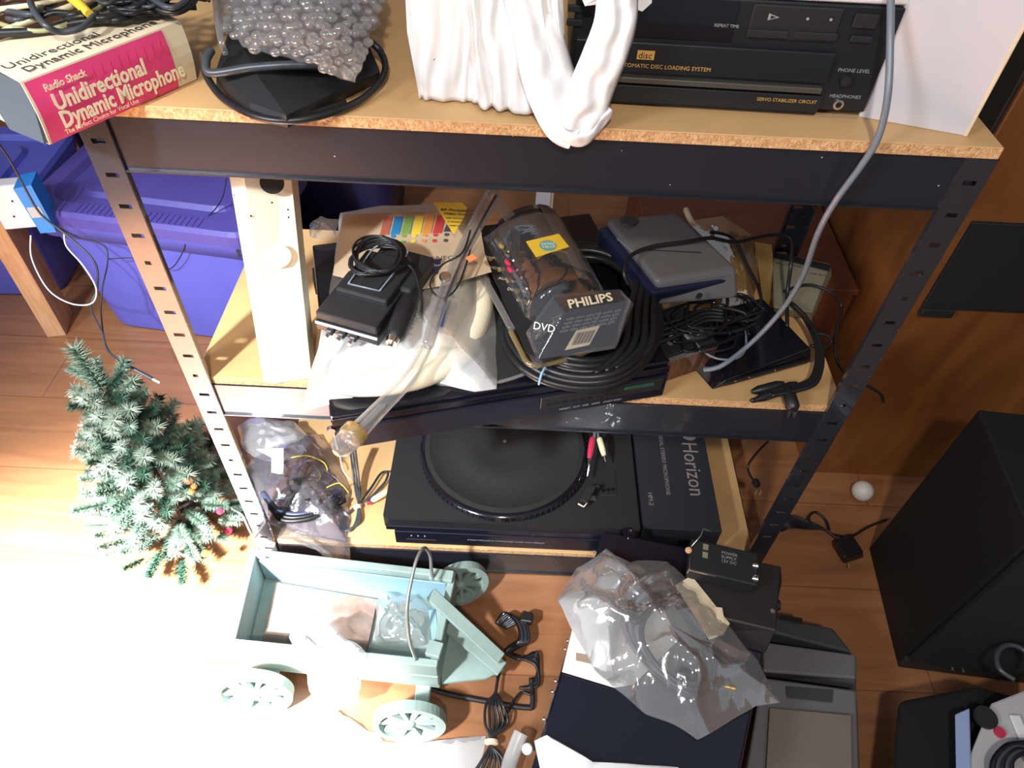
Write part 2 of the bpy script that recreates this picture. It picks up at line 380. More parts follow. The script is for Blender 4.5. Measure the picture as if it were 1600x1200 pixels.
# ---------------------------------------------------------------- background: cabinet, wooden box, totes, leg
cb = E('wooden_cabinet', 'tall brown wooden cabinet with a black front panel behind right post', 'cabinet', (1.085, .27, 0))
box('carcass', 0, 1.1, 0, .5, 0, 1.25, m_cab, cb, .002, 1)
for z0, z1, x0 in ((.475, .645, .036),):
    d = box('dark_panel', x0, 1.07, -.006, .01, z0, z1, m_blkm, cb, .001, 1)
box('side_shade_panel', -.006, .004, .006, .49, .70, 1.24, m_blkm, cb, .001, 1)  # black sheet puts the shade of the cabinet's side face into colour
box('bottom_rail', .036, .09, -.012, .0, .462, .478, m_blkm, cb, .001, 1)
bx = E('brown_storage_box', 'low brown wooden box standing on the floor behind the shelving unit', 'box', (.70, .385, 0))
c1 = PY(1340, 452, .385)
box('box_body', 0, c1.x-.70, 0, .42, 0, c1.z-.012, m_brownbox, bx, .002, 1)
box('box_lid', -.004, c1.x-.70+.003, -.004, .424, c1.z-.012, c1.z, m_brownbox, bx, .0015, 1)
def tote(name, label, p0, wid, dep, h, mat, mlid, rz=0, ribs=True):
    t = E(name, label, 'storage tote', p0, rz, 'blue storage totes')
    def rr(x0, x1, y0, y1, r, k=5):
        out = []
        for cx, cy, a0 in ((x1-r, y0+r, -90), (x1-r, y1-r, 0), (x0+r, y1-r, 90), (x0+r, y0+r, 180)):
            for i in range(k+1): a = math.radians(a0+90*i/k); out.append((cx+r*math.cos(a), cy+r*math.sin(a)))
        return out
    tp = .045; vs = []; fs = []
    R = [(rr(tp, wid-tp, tp, dep-tp, .045), 0), (rr(tp-.006, wid-tp+.006, tp-.006, dep-tp+.006, .05), .012), (rr(.012, wid-.012, .012, dep-.012, .05), h-.03)]
    n = len(R[0][0])
    for ring, z in R: vs += [(p[0], p[1], z) for p in ring]
    for i in range(len(R)-1):
        for k in range(n): fs.append((i*n+k, i*n+(k+1) % n, (i+1)*n+(k+1) % n, (i+1)*n+k))
    fs.append(tuple(range(n))[::-1]); M('tub', vs, fs, mat, t, True)
    vs = []; fs = []
    R = [(rr(.012, wid-.012, .012, dep-.012, .05), h-.07), (rr(0, wid, 0, dep, .05), h-.068), (rr(-.004, wid+.004, -.004, dep+.004, .05), h-.03)]
    for ring, z in R: vs += [(p[0], p[1], z) for p in ring]
    for i in range(len(R)-1):
        for k in range(n): fs.append((i*n+k, i*n+(k+1) % n, (i+1)*n+(k+1) % n, (i+1)*n+k))
    M('rim', vs, fs, mat, t, True)
    vs = []; fs = []
    R = [(rr(-.008, wid+.008, -.008, dep+.008, .055), h-.032), (rr(-.008, wid+.008, -.008, dep+.008, .055), h-.008), (rr(0, wid, 0, dep, .05), h), (rr(.035, wid-.035, .035, dep-.035, .05), h),
         (rr(.045, wid-.045, .045, dep-.045, .045), h-.012), (rr(.075, wid-.075, .075, dep-.075, .04), h-.012), (rr(.083, wid-.083, .083, dep-.083, .035), h-.002)]
    for ring, z in R: vs += [(p[0], p[1], z) for p in ring]
    for i in range(len(R)-1):
        for k in range(n): fs.append((i*n+k, i*n+(k+1) % n, (i+1)*n+(k+1) % n, (i+1)*n+k))
    fs.append(tuple((len(R)-1)*n+k for k in range(n))); M('lid', vs, fs, mlid, t)
    if ribs:
        for k in range(22): box('rib', .12+k*.0125, .1245+k*.0125, .002, .032, h-.001, h+.0015, mlid, t)
    return t
tote('storage_tote', 'blue storage tote with a purple lid behind the left post', (-.585, .585, 0), .50, .34, .365, m_tote, m_lid, math.radians(-7))
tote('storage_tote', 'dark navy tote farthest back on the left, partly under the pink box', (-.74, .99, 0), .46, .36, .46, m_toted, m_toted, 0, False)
tote('storage_tote', 'blue tote at the left edge of the photo, left of the wooden leg', (-1.085, .655, 0), .42, .34, .30, m_tote, m_tote, math.radians(3), False)
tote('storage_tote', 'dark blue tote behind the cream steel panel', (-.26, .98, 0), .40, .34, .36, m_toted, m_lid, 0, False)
pl = E('white_stile', 'narrow white upright board standing behind the shelving unit', 'board', (.475, .86, 0))
o = PY(850, 300, .86); pl.location.x = o.x-.018
box('upright', 0, .036, 0, .02, 0, .66, m_white, pl, .001, 1); box('edge_strip', .036, .042, .002, .018, 0, .66, m_card, pl)
lg = E('workbench', 'pale pine workbench corner standing left of the blue tote', 'workbench', PZ(104, 524, 0), math.radians(14))
box('leg', -.042, 0, 0, .085, 0, .62, m_pine, lg, .0015, 2)
lgp = PZ(104, 524, 0)
wp = PY(28, 330, lgp.y-.03)
wb = E('outlet_box', 'white power outlet box fixed to the wooden leg', 'outlet box', (wp.x-.045, lgp.y-.035, wp.z-.045), math.radians(14))
box('housing', 0, .072, 0, .03, 0, .10, m_white, wb, .003, 2)
for k in (0, 1): cyl('socket_hole', (.03+.012*k, -.0006, .03+.035*k), .0022, .002, m_hole, wb, (0, 1, 0), 10)
tp = E('blue_tape_strip', 'strip of bright blue tape wrapped on the leg beside the outlet box', 'tape', (wp.x+.030, lgp.y-.04, wp.z-.045), math.radians(14))
hexa('tape_band', [(0, 0, 0), (.03, 0, .0), (.03, .05, .0), (0, .05, 0), (-.006, 0, .105), (.028, 0, .11), (.028, .05, .11), (-.006, .05, .105)], m_tape, tp)
box('pale_patch', .000, .024, -.0012, .0, .038, .062, P('grey_label', (.5, .52, .5), .6), tp)
# thin cords at the left
def cord(name, label, pts, r, mat, cat='cord', group=None, **k):
    return tag(tube(name, pts, r, mat, **k), label, cat, group)
y1 = lgp.y-.06
e = E('white_adapter_cord', 'thin grey cord falling from the outlet box to a bare connector above the floor', 'cord', PY(75, 345, y1))
def lpts(e, pts): return [Vector(p)-e.location for p in pts]
tube('cord', lpts(e, [PY(-10, 215, y1), PY(15, 250, y1), PY(38, 292, y1), PY(60, 330, y1), PY(82, 350, y1), PY(110, 372, y1-.01), PY(148, 410, y1-.03), PY(152, 450, y1-.05), PY(142, 480, y1-.08), PY(160, 520, y1-.14), PY(170, 550, y1-.18), PY(205, 576, y1-.22)]), .0022, m_rub2, e)
tube('cord', lpts(e, [PY(48, 368, y1), PY(50, 405, y1-.01), PY(75, 452, y1-.03), PY(110, 474, y1-.06), PY(143, 474, y1-.08), PY(150, 450, y1-.06), PY(130, 415, y1-.04), PY(104, 385, y1-.02), PY(100, 362, y1)]), .0017, m_white, e)
tube('cord', lpts(e, [PY(78, 347, y1), PY(120, 370, y1), PY(162, 384, y1), PY(168, 410, y1-.02), PY(160, 450, y1-.05), PY(158, 490, y1-.09), PY(168, 545, y1-.16), PY(200, 572, y1-.20)]), .0016, m_rub, e)
a, b2 = PY(200, 572, y1-.21), PY(238, 592, y1-.22)
cyl('connector', a-e.location, .004, (b2-a).length, m_rub2, e, (b2-a)); cyl('connector_tip', b2-e.location, .0026, .016, m_white, e, (b2-a))
yc = .555
cord('thin_black_cable', 'thin black cord draped over the lid of the blue tote', [PY(354, 278, .60), PY(347, 310, .60), PY(330, 333, .60), PY(305, 348, .585), PY(260, 342, .58), PY(225, 334, .58)], .0012, m_rub)
cord('thin_black_cable', 'thin black cord hanging down the front of the blue tote', [PY(292, 344, .565), PY(292, 365, .545), PY(285, 395, .54), PY(262, 421, .55), PY(215, 404, .545), PY(168, 405, .54)], .0012, m_rub)
# ---------------------------------------------------------------- TOP SHELF
mb, L = frame('microphone_box', 'pink and cream microphone box overhanging the left end of the top shelf', 'box', (.022, -.081, ZT), (.108, .0575, ZT))
Hm, Dm = .058, .088
def shell(name, x0, x1, y0, y1, z0, z1, t, mat, par, bulge=.004):
    vs = []; fs = []; ring = []
    for (a, b3, c3, d3) in ((x0, y0, z0, 1),):
        pass
    prof = []
    for i in range(7): s = i/6; prof.append((y0-bulge*math.sin(math.pi*s), z0+(z1-z0)*s))
    for i in range(1, 7): s = i/6; prof.append((y0+(y1-y0)*s, z1+bulge*.6*math.sin(math.pi*s)))
    for i in range(1, 7): s = i/6; prof.append((y1, z1+(z0-z1)*s))
    n = len(prof)
    for x in (x0, x1):
        for p in prof: vs.append((x, *p))
    for i in range(n): fs.append((i, (i+1) % n, n+(i+1) % n, n+i))
    o = M(name, vs, fs, mat, par, False); md = o.modifiers.new('s', 'SOLIDIFY'); md.thickness = t; md.offset = -1
    return o
shell('sleeve', 0, L, 0, Dm, 0.001, Hm, .0012, m_card, mb)
# pink panel follows the bulged front
vs = []; fs = []
for i in range(13):
    s = .0+.985*i/12
    for x in (.002, L*.86): vs.append((x, -.0045*math.sin(math.pi*s)-.0006, .0014+(Hm-.0018)*s))
for i in range(12): fs.append((2*i, 2*i+1, 2*i+3, 2*i+2))
pk = M('pink_label', vs, fs, m_pink, mb)
fr = (math.radians(90), 0, 0); fy = -.0056
text('lettering', 'Radio Shack', .0090, m_cink, pk, (.014, -.0047, .0455), fr, sx=.9, bold=.0002)
text('lettering', 'Unidirectional', .0205, m_cink, pk, (.016, fy, .0280), fr, sx=.80, bold=.0006)
text('lettering', 'Dynamic Microphone', .0205, m_cink, pk, (.016, fy, .0120), fr, sx=.74, bold=.0006)
text('lettering', 'The Perfect Choice for Vocal Use', .0062, m_cink, pk, (.016, -.0034, .0050), fr, sx=.9)
for k in range(9): box('grid_line', .06+k*.009, .0603+k*.009, -.0054, -.0050, .030+.001*k, .052, m_red, pk)
text('lettering', 'Unidirectional', .016, m_ink, mb, (.004, .024, Hm+.0022), (0, 0, 0), sx=1.0)
text('lettering', 'Dynamic Microphone', .016, m_ink, mb, (.012, .008, Hm+.0018), (0, 0, 0), sx=.95)
hexa('open_flap', [(-.004, .0, .004), (.004, .0, .004), (.002, .05, .002), (-.006, .05, .002), (.006, .004, Hm-.006), (.010, .004, Hm-.006), (.006, .084, Hm-.004), (-.0, .084, Hm-.004)], m_pgrey, mb)
box('dark_interior', .012, L-.004, .003, Dm-.003, .003, Hm-.003, m_blkm, mb)
# cable pile on the microphone box
zt = ZT+Hm+.006
pile = E('cable_pile', 'tangled pile of black and yellow-green cables on the microphone box', 'cables', PZ(150, 20, zt))
def arc(px, z, r, mat, n=8): return tube('cable', lpts(pile, [PZ(u, v, z+dz) for u, v, dz in px]), r, mat, pile, n=n)
arc([(-20, 60, 0), (40, 35, .004), (110, 10, .006), (170, -15, .004)], zt, .0028, m_ylw)
arc([(-20, 30, .004), (30, 45, .003), (80, 46, .002), (140, 20, .006), (190, -10, .006)], zt, .0022, P('olive_cable', (.30, .30, .14), .4))
arc([(-10, 15, .01), (60, 6, .012), (130, -10, .01)], zt, .0024, m_ylw)
arc([(45, -20, .02), (50, 10, .022), (70, 38, .016), (95, 50, .008), (130, 42, .008), (150, 20, .010)], zt, .0030, m_rub2)
arc([(200, -20, .01), (230, 6, .010), (270, 20, .008), (300, 5, .010), (310, -20, .01)], zt, .0032, m_rub)
arc([(215, -20, .015), (240, 0, .016), (268, 12, .014), (292, 0, .014), (300, -20, .014)], zt, .0028, m_rub2)
arc([(-10, 52, .002), (60, 48, .001), (120, 35, .003), (200, 25, .003), (250, 18, .003)], zt, .0040, m_rub)
for k in range(60):
    u = random.uniform(-10, 270); v = random.uniform(-25, 26+ (8 if u < 180 else -8)); dz = random.uniform(0, .012)
    arc([(u, v, dz), (u+random.uniform(15, 45), v+random.uniform(-12, 10), dz+.004), (u+random.uniform(50, 90), v+random.uniform(-20, 4), dz)], zt, random.choice([.0018, .0024, .003]), random.choice([m_rub, m_rub, m_rub2, m_rub]), 5)
a, b2 = PZ(112, -5, zt+.016), PZ(140, 22, zt+.012)
cyl('yellow_plug', a-pile.location, .0055, (b2-a).length, m_yel, pile, (b2-a), 14, .0038)
# black wedge adapter with cable loop
wd = E('black_wedge_case', 'flat black folded case lying under the bubble wrap', 'case', PZ(450, 175, ZT))
hr = .028
V = [PZ(338, 140, ZT), PZ(392, 186, ZT), PZ(450, 200, ZT), PZ(590, 130, ZT), PZ(565, 60, ZT), PZ(360, 40, ZT),
     PZ(338, 108, ZT+.020), PZ(390, 160, ZT+.012), PZ(447, 180, ZT+.014), PZ(594, 112, ZT+.014), PZ(572, 60, ZT+.02), PZ(365, 40, ZT+.03), PZ(398, 112, ZT+hr)]
M('case_body', [v-wd.location for v in V], [(0, 5, 4, 3, 2, 1), (0, 1, 7, 6), (1, 2, 8, 7), (2, 3, 9, 8), (3, 4, 10, 9), (4, 5, 11, 10), (5, 0, 6, 11), (6, 7, 12), (7, 8, 12), (8, 9, 12), (9, 10, 12), (10, 11, 12), (11, 6, 12)], m_blkm, wd)
e = E('black_cable_loop', 'black cable loop ringing the folded case on the top shelf', 'cable', PZ(450, 186, ZT+.008))
q = [(322, 85, .03), (320, 112, .02), (345, 150, .008), (390, 178, .007), (445, 189, .006), (505, 180, .006), (560, 158, .006), (592, 130, .008), (602, 105, .012), (594, 80, .02), (575, 62, .03)]
tube('cable', lpts(e, [PZ(u, v, ZT+dz) for u, v, dz in q]), .0036, m_rub, e, 8)
q = [(500, 100, .040), (440, 102, .038), (390, 106, .034), (330, 114, .028), (322, 95, .035), (330, 78, .04)]
tube('cable', lpts(e, [PZ(u, v, ZT+dz) for u, v, dz in q]), .0042, m_rub2, e, 8)
q = [(395, 178, .006), (450, 183, .004), (500, 172, .004), (540, 158, .004)]
tube('cable', lpts(e, [PZ(u, v, ZT+dz) for u, v, dz in q]), .0022, m_rub, e, 8)
# bubble wrap bundle
zb = ZT+.045
bw = E('bubble_wrap_bundle', 'crumpled clear bubble wrap bundle on top of the black case', 'bubble wrap', PZ(470, 40, zb))
ol = [(338, 30), (352, 52), (378, 72), (430, 85), (490, 100), (530, 122), (552, 126), (568, 92), (580, 60), (598, 10), (600, -50), (560, -110), (420, -120), (340, -80)]
pillow('wrap', lpts(bw, [PZ(u, v, zb) for u, v in ol]), .034, m_filmb, bw, cr=.006, fr=55, seed=3, rings=16)
pillow('inner_item', lpts(bw, [PZ(u, v, zb+.002) for u, v in [(360, 30), (470, 80), (550, 100), (570, 40), (560, -60), (370, -60)]]), .022, P('pinkish_grey_item', (.20, .15, .15), .6, bump=.3), bw, cr=.003, seed=5)
bm_ = bmesh.new(); bmesh.ops.create_icosphere(bm_, subdivisions=2, radius=1)
bub0 = BM('bubble', bm_, m_filmb, bw, True); cnt = 0
cen = (470, 0)
def inside(u, v, poly):
    r = False; j = len(poly)-1
    for i in range(len(poly)):
        (xi, yi), (xj, yj) = poly[i], poly[j]
        if (yi > v) != (yj > v) and u < (xj-xi)*(v-yi)/(yj-yi)+xi: r = not r
        j = i
    return r
row = 0; v = -24
while v < 130:
    u = 336+(6 if row % 2 else 0)
    while u < 606:
        uu, vv = u+random.uniform(-4, 4), v+random.uniform(-4, 4)
        if inside(uu, vv, ol):
            dx = (uu-470)/130; dy = (vv-0)/125; t = min(1, math.sqrt(dx*dx+dy*dy)); h = .030*(1-t**2.5)+.004
            o = bub0 if cnt == 0 else bub0.copy()
            if cnt: C.objects.link(o)
            o.location = PZ(uu, vv, zb+h)-bw.location; s = random.uniform(.0042, .0062); o.scale = (s, s, s*.75); cnt += 1
        u += 15.5
    v += 13; row += 1
tube('wrap_edge', lpts(bw, [PZ(336, -10, zb+.01), PZ(340, 30, zb+.012), PZ(346, 65, zb+.0), PZ(352, 84, zb-.012)]), .0032, m_filmb, bw)
# white plastic bag wrapped around a box, with its handle loop
wbag = E('white_plastic_bag', 'white plastic bag wrapped around a block, its handles hanging over the shelf edge', 'plastic bag', PZ(740, 170, ZT))
def folded(name, A, B, n, amp, mat, par, seed, z_extra=None, th=.0006, fold=14):
    """curtain of folds from polyline A(top) to B(bottom); folds push towards -y"""
    A = smoothpts(A, 16); B = smoothpts(B, 16); m = min(len(A), len(B)); vs = []; fs = []
    for i in range(m):
        s = i/(m-1)
        for j in range(n+1):
            t = j/n; p = A[i].lerp(B[i], t)
            f = math.sin(s*fold*2*math.pi+2.2*noise.noise(Vector((s*5, t*1.6, seed)))*2)*amp
            g = noise.noise(Vector((s*9, t*4, seed+3)))*amp*1.3
            vs.append(p+Vector((g*.5, f+g-amp, g*.2)))
    for i in range(m-1):
        for j in range(n): a = i*(n+1)+j; fs.append((a, a+1, a+n+2, a+n+1))
    o = M(name, vs, fs, mat, par, True); md = o.modifiers.new('s', 'SOLIDIFY'); md.thickness = th
    return o
lp = lambda L_: lpts(wbag, L_)
def slab(name, front, depth, mat, par):
    """front polygon (world pts) extruded back along y"""
    n = len(front); vs = list(front)+[p+Vector((0, depth, 0)) for p in front]
    return M(name, vs, [tuple(range(n)), tuple(range(n, 2*n))[::-1]]+[(i, (i+1) % n, n+(i+1) % n, n+i) for i in range(n)], mat, par)
fx = lambda u, v, y=.046: PY(u, v, y)
base = lp([PZ(655, 152, ZT+.002), PZ(735, 158, ZT+.002), PZ(845, 176, ZT+.001), fx(880, 150), fx(884, 90), fx(878, -30), fx(632, -30), fx(636, 50)])
slab('wrapped_block', base, .08, m_bagw, wbag)
folded('bag_folds', lp([fx(630, -30, .044), fx(690, -30, .042), fx(740, -30, .040), fx(735+20, -30, .038)]), lp([PZ(655, 153, ZT+.002), PZ(690, 156, ZT+.002), PZ(728, 157, ZT+.002), PZ(745, 160, ZT+.003)]), 20, .0016, m_bagw, wbag, 1, fold=4)
folded('bag_folds', lp([fx(728, -30, .040), fx(770, -30, .036), fx(830, -30, .034), fx(872, -30, .036)]), lp([PZ(738, 160, ZT+.004), PZ(778, 168, ZT+.004), PZ(828, 174, ZT+.004), PZ(882, 178, ZT+.006)]), 24, .0042, m_bagw, wbag, 2, fold=5)
folded('bag_folds', lp([fx(782, -30, .026), fx(820, -30, .022), fx(850, -30, .020), fx(876, -30, .024)]), lp([fx(838, 178, .016), fx(858, 176, .010), fx(880, 160, .012), fx(884, 145, .02)]), 24, .0035, m_bagw, wbag, 5, fold=3)
def ribbon(name, path, wd_, mat, par, seed, amp=.002, fold=2.5):
    Pn = smoothpts(path, 10); vs = []; fs = []; k = 14; N = len(Pn)
    for i, p in enumerate(Pn):
        t = (Pn[min(i+1, N-1)]-Pn[max(i-1, 0)]).normalized(); s = t.cross(Vector((0, -1, .5)).normalized()).normalized()
        nn = s.cross(t); ww = wd_(i/(N-1)) if callable(wd_) else wd_
        for j in range(k+1):
            x = (j/k-.5); f = math.sin(x*fold*2*math.pi+2*noise.noise(Vector((i*.12, seed, 0))))*amp+amp*noise.noise(Vector((i*.2, x*5, seed)))
            vs.append(p+s*x*ww+nn*f+nn*(-4*x*x*ww*.25))
    for i in range(N-1):
        for j in range(k): a = i*(k+1)+j; fs.append((a, a+1, a+k+2, a+k+1))
    o = M(name, vs, fs, mat, par, True); md = o.modifiers.new('s', 'SOLIDIFY'); md.thickness = .0008
    return o
ribbon('bag_handle', lp([fx(815, -20, .018), fx(838, 40, .010), fx(852, 100, .004), fx(868, 150, -.004), fx(885, 190, -.012), fx(905, 205, -.016)]), lambda t: .034+.016*math.sin(t*3), m_bagw, wbag, 3, .0025, 2)
ribbon('bag_handle', lp([fx(975, -60, .006), fx(968, -10, .004), fx(962, 40, -.002), fx(945, 90, -.008), fx(925, 140, -.012), fx(908, 180, -.016), fx(894, 205, -.018)]), lambda t: .034+.012*t, m_bagw, wbag, 4, .0025, 2)
ribbon('bag_handle', lp([fx(862, 168, .000), fx(880, 195, -.014), fx(905, 212, -.018), fx(925, 195, -.014), fx(948, 165, -.004)]), .022, m_bagw, wbag, 9, .003, 1.5)
pillow('bag_scrap', lp([fx(905, -20, .03), fx(915, 8, .028), fx(932, -2, .028), fx(950, -12, .03), fx(985, 8, .028), fx(1005, 16, .028), fx(1020, 2, .028), fx(1015, -20, .03)]), .004, m_bagw, wbag, rings=6, cr=.002)
cyl('print_mark', fx(677, 92, .0385)-wbag.location, .0014, .0008, m_ink, wbag, (0, -1, 0), 8)
# CD player
yf = .052
cx0 = .487; cx1 = PZ(1341, 181, ZT).x; Hc = .101
cdp = E('cd_player', 'black disc player with a wide drawer door behind the white bag handles', 'disc player', (cx0, yf, ZT+.004), math.radians(-1.2))
Wc = cx1-cx0
box('case', 0, Wc, .004, .28, 0, Hc, m_blk, cdp, .002, 2)
box('front_panel', -.001, Wc+.001, -.002, .006, .003, Hc+.001, m_blk, cdp, .0015, 2)
X = lambda u, v: PY(u, v, yf-.004).x-cx0
Zc = lambda u, v: PY(u, v, yf-.004).z-ZT-.004
zA, zB_, zC, zD = Zc(1000, 62), Zc(1000, 113), Zc(1000, 133), Zc(1000, 158)
dw = box('drawer_door', .002, X(1301, 90), -.0065, -.001, zB_+.001, zA-.001, m_blk, cdp, .0012, 2)
box('drawer_lip', .002, X(1283, 130), -.0085, -.001, zC+.004, zB_-.003, P('grey_metal_strip', (.14, .13, .11), .35, metal=.6), cdp, .001, 2)
box('lower_panel', .002, X(1278, 160), -.0065, -.001, zD-.0, zC+.001, m_blk, cdp, .001, 2)
box('base_strip', .002, X(1270, 180), -.005, -.001, .001, zD-.002, m_blk, cdp, .001, 2)
box('display_window', X(965, 30), X(1150, 30), -.0032, -.001, zA+.002, Hc-.002, m_blkg, cdp, .0005, 1)
box('button_panel', X(1172, 30), X(1312, 30), -.004, -.001, zA+.007, Hc-.002, m_blkm, cdp, .001, 1)
for u0, u1, va, vb in ((1168, 1232, 44, 56), (1240, 1308, 47, 59), (1335, 1372, 18, 40), (1328, 1362, 52, 62), (888, 912, 8, 18), (886, 911, 30, 40)):
    bt = box('button', X(u0, va), X(u1, va), -.0062, -.002, Zc((u0+u1)/2, vb), Zc((u0+u1)/2, va), m_blkm, cdp, .0006, 1)
fr = (math.radians(90), 0, 0)
def cdt(s, u, v, size, mat, par=cdp, y=-.0068): return text('lettering', s, size, mat, par, (X(u, v), y, Zc(u, v)), fr, .0001)
cdt('AUTOMATIC DISC LOADING SYSTEM', 962, 101, .0055, m_otxt)
lg_ = box('disc_logo', X(994, 90), X(1021, 90), -.0070, -.006, Zc(1005, 90), Zc(1005, 76), m_otxt, cdp)
text('lettering', 'disc', .0085, m_blkm, lg_, (X(996, 90), -.0072, Zc(1005, 88)), fr, .0001)
cdt('SERVO STABILIZER CIRCUIT', 1180, 152, .0048, m_otxt)
cdt('PHONE LEVEL', 1307, 109, .0050, m_gtxt, y=-.0024); cdt('HEADPHONES', 1294, 149, .0048, m_gtxt, y=-.0024)
cdt('REPEAT TIME', 1115, 40, .0040, m_gtxt, y=-.0036)
cdt('COMPACT DISC PLAYER', 1278, 180, .0036, m_gtxt, y=-.0024)
M('play_mark', [(X(1199, 24), -.0045, Zc(1199, 29)), (X(1217, 24), -.0045, Zc(1217, 24.5)), (X(1199, 24), -.0045, Zc(1199, 18)), (X(1203, 24), -.0045, Zc(1203, 21)), (X(1212, 24), -.0045, Zc(1212, 24.5)), (X(1203, 24), -.0045, Zc(1203, 27))], [(0, 1, 4, 5), (1, 2, 3, 4), (2, 0, 5, 3)], m_gtxt, cdp)
for u, v in ((1260, 26), (1296, 27)): cyl('stop_mark', (X(u, v), -.0045, Zc(u, v)), .0014, .0006, m_gtxt, cdp, (0, -1, 0), 8)
jk = lathe('headphone_jack', [(.0052, 0), (.0052, .002), (.0030, .0022), (.0028, .0004)], m_silver, cdp, (X(1308, 160), -.002, Zc(1308, 160)), (0, -1, 0), 20)
cyl('jack_hole', (X(1308, 160), -.0022, Zc(1308, 160)), .0027, .0014, m_hole, jk, (0, -1, 0), 14)
cyl('level_knob', (X(1318, 121), -.002, Zc(1318, 121)), .0050, .006, m_blkm, cdp, (0, -1, 0), 18)
wt = E('white_tray', 'white plastic tray lying on top of the disc player', 'tray', (PY(1165, 8, yf).x, yf-.006, ZT+.004+Hc+.0015))
box('tray', 0, .146, 0, .15, 0, .012, m_white, wt, .004, 3); box('tray_rim', .004, .142, .004, .146, .012, .016, m_white, wt, .001, 1)
# white speaker box on the right
ws, L = frame('white_side_box', 'pale grey white box standing at the right end of the top shelf', 'box', PZ(1341, 183, ZT), PZ(1506, 213, ZT))
prm = P('pearl_white_panel', (.60, .58, .62), .22)
box('front_face', 0, L, 0, .006, 0, .20, prm, ws, .001, 1); box('cabinet_body', .002, L-.002, .006, .13, 0.001, .199, m_white, ws, .001, 1)
box('cream_edge', L-.001, L+.003, -.0005, .008, 0, .20, m_card, ws, .0008, 1)
# grey cable draped from the top shelf down to the middle shelf
cord('grey_cable', 'grey cable hanging from the disc player over the top beam to the middle shelf',
     [PY(1392, -10, .035), PY(1391, 60, .020), PY(1387, 150, -.006), PY(1372, 215, -.014), PY(1345, 260, -.016), PY(1305, 315, -.012), PY(1278, 365, .0), PY(1255, 430, .03), PY(1225, 480, .05), PY(1180, 530, .06), PZ(1130, 570, ZM+.045), PZ(1100, 578, ZM+.03)], .0034, m_gcab, 'cable', seg=10)
# ---------------------------------------------------------------- MIDDLE SHELF
# cream steel channel
pn = E('cream_steel_panel', 'tall cream painted steel channel leaning at the left end of middle shelf', 'metal panel', PZ(427, 600, ZM))
zt_ = .872
def up(u0, v0, u1, v1, y0, y1_):
    """bottom point on shelf, top direction through a pixel at depth y1, continued to zt_"""
    a = PZ(u0, v0, ZM+.001); b3 = PY(u1, v1, y1_); k = (zt_-a.z)/(b3.z-a.z); return a, a+(b3-a)*k
a0, a1 = up(412, 596, 358, 275, 0, .062); b0, b1_ = up(428, 600, 381, 275, 0, .050); c0, c1_ = up(487, 590, 455, 275, 0, .075)
off = Vector((.004, .045, 0)); off2 = Vector((-.004, .04, 0))
vs = [p-pn.location for p in (a0, b0, c0, a1, b1_, c1_, a0+off, a1+off, c0+off2, c1_+off2)]
pm = M('panel_sheet', vs, [(0, 1, 4, 3), (1, 2, 5, 4), (0, 3, 7, 6), (2, 8, 9, 5)], m_cream, pn); md = pm.modifiers.new('s', 'SOLIDIFY'); md.thickness = .0015
md = pm.modifiers.new('b', 'BEVEL'); md.width = .002; md.segments = 2
nb = (c0-b0).cross(b1_-b0).normalized()
if nb.y > 0: nb = -nb
na = (b0-a0).cross(a1-a0).normalized()
if na.y > 0: na = -na
def onplane(u, v, p, n): d = ray(u, v); return CAM+d*((p-CAM).dot(n)/d.dot(n))
for (u, v, r) in ((425, 285, .0135), (425, 316, .0011), (392, 337, .0011), (450, 327, .0011), (451, 339, .0011)):
    cyl('drill_hole', onplane(u, v, b0, nb)-pn.location+nb*.0006, r, .0008, m_hole, pn, nb, 20)
for (u, v, r) in ((368, 305, .0016), (373, 392, .0028), (375, 398, .0024)):
    cyl('drill_hole', onplane(u, v, a0, na)-pn.location+na*.0006, r, .0008, m_hole, pn, na, 14)
lathe('round_dimple', [(.016, 0), (.0145, .0005), (.0125, .0002)], m_cream, pn, onplane(434, 400, b0, nb)-pn.location+nb*.0005, nb, 26)
# turntable overhanging the front
TT = ZM+.072
p0 = PZ(527, 708, ZM+.0005); p1 = PZ(1034, 622, ZM+.0005)
tt, L = frame('turntable', 'glossy black turntable jutting out over the middle shelf front at an angle', 'turntable', p0, p1)
Hh = .072; Dd = .345
box('plinth', 0, L, .004, Dd, .012, .050, m_navy, tt, .003, 2)
box('front_panel', 0, L, -.001, .008, .006, .047, m_navy, tt, .002, 2)
box('dust_cover', .001, L-.001, .002, Dd-.002, .052, Hh, m_blkg, tt, .003, 2)
box('cover_edge', .001, L-.001, -.002, .002, .053, .064, m_blkg, tt, .001, 1)
lathe('platter', [(.150, 0), (.152, .002), (.146, .0028), (.03, .0026)], m_platter, tt, (.20, .165, Hh+.0002), (0, 0, 1), 64)
lathe('rim_ring', [(.156, 0), (.156, .0012), (.1525, .0014)], m_dkstripe, tt, (.20, .165, Hh), (0, 0, 1), 64)
ctl = box('control_strip', L*.60, L*.985, -.0025, 0, .022, .044, m_blkm, tt, .0006, 1)
box('display_window', L*.86, L*.955, -.0035, -.002, .034, .040, m_lcd, ctl)
for k in range(9): box('button', L*(.615+.026*k), L*(.632+.026*k), -.0038, -.002, .027, .030, m_blk, ctl)
text('lettering', 'REPEAT   CUT   SIZE   SPEED   START STOP', .0042, m_gtxt, tt, (L*.66, -.0022, .014), fr, .0001, sx=1.1)
for k in range(4): cyl('foot', (.03+(L-.06)*(k % 2), .03+(Dd-.06)*(k//2), 0), .014, .012, m_rub, tt)
box('hinge_tab', -.004, .001, Dd*.80, Dd*.9, .03, .055, m_blkm, tt, .001, 1)
cyl('corner_clip', (-.001, .004, .046), .005, .006, m_silver, tt, (0, -1, 0), 12)
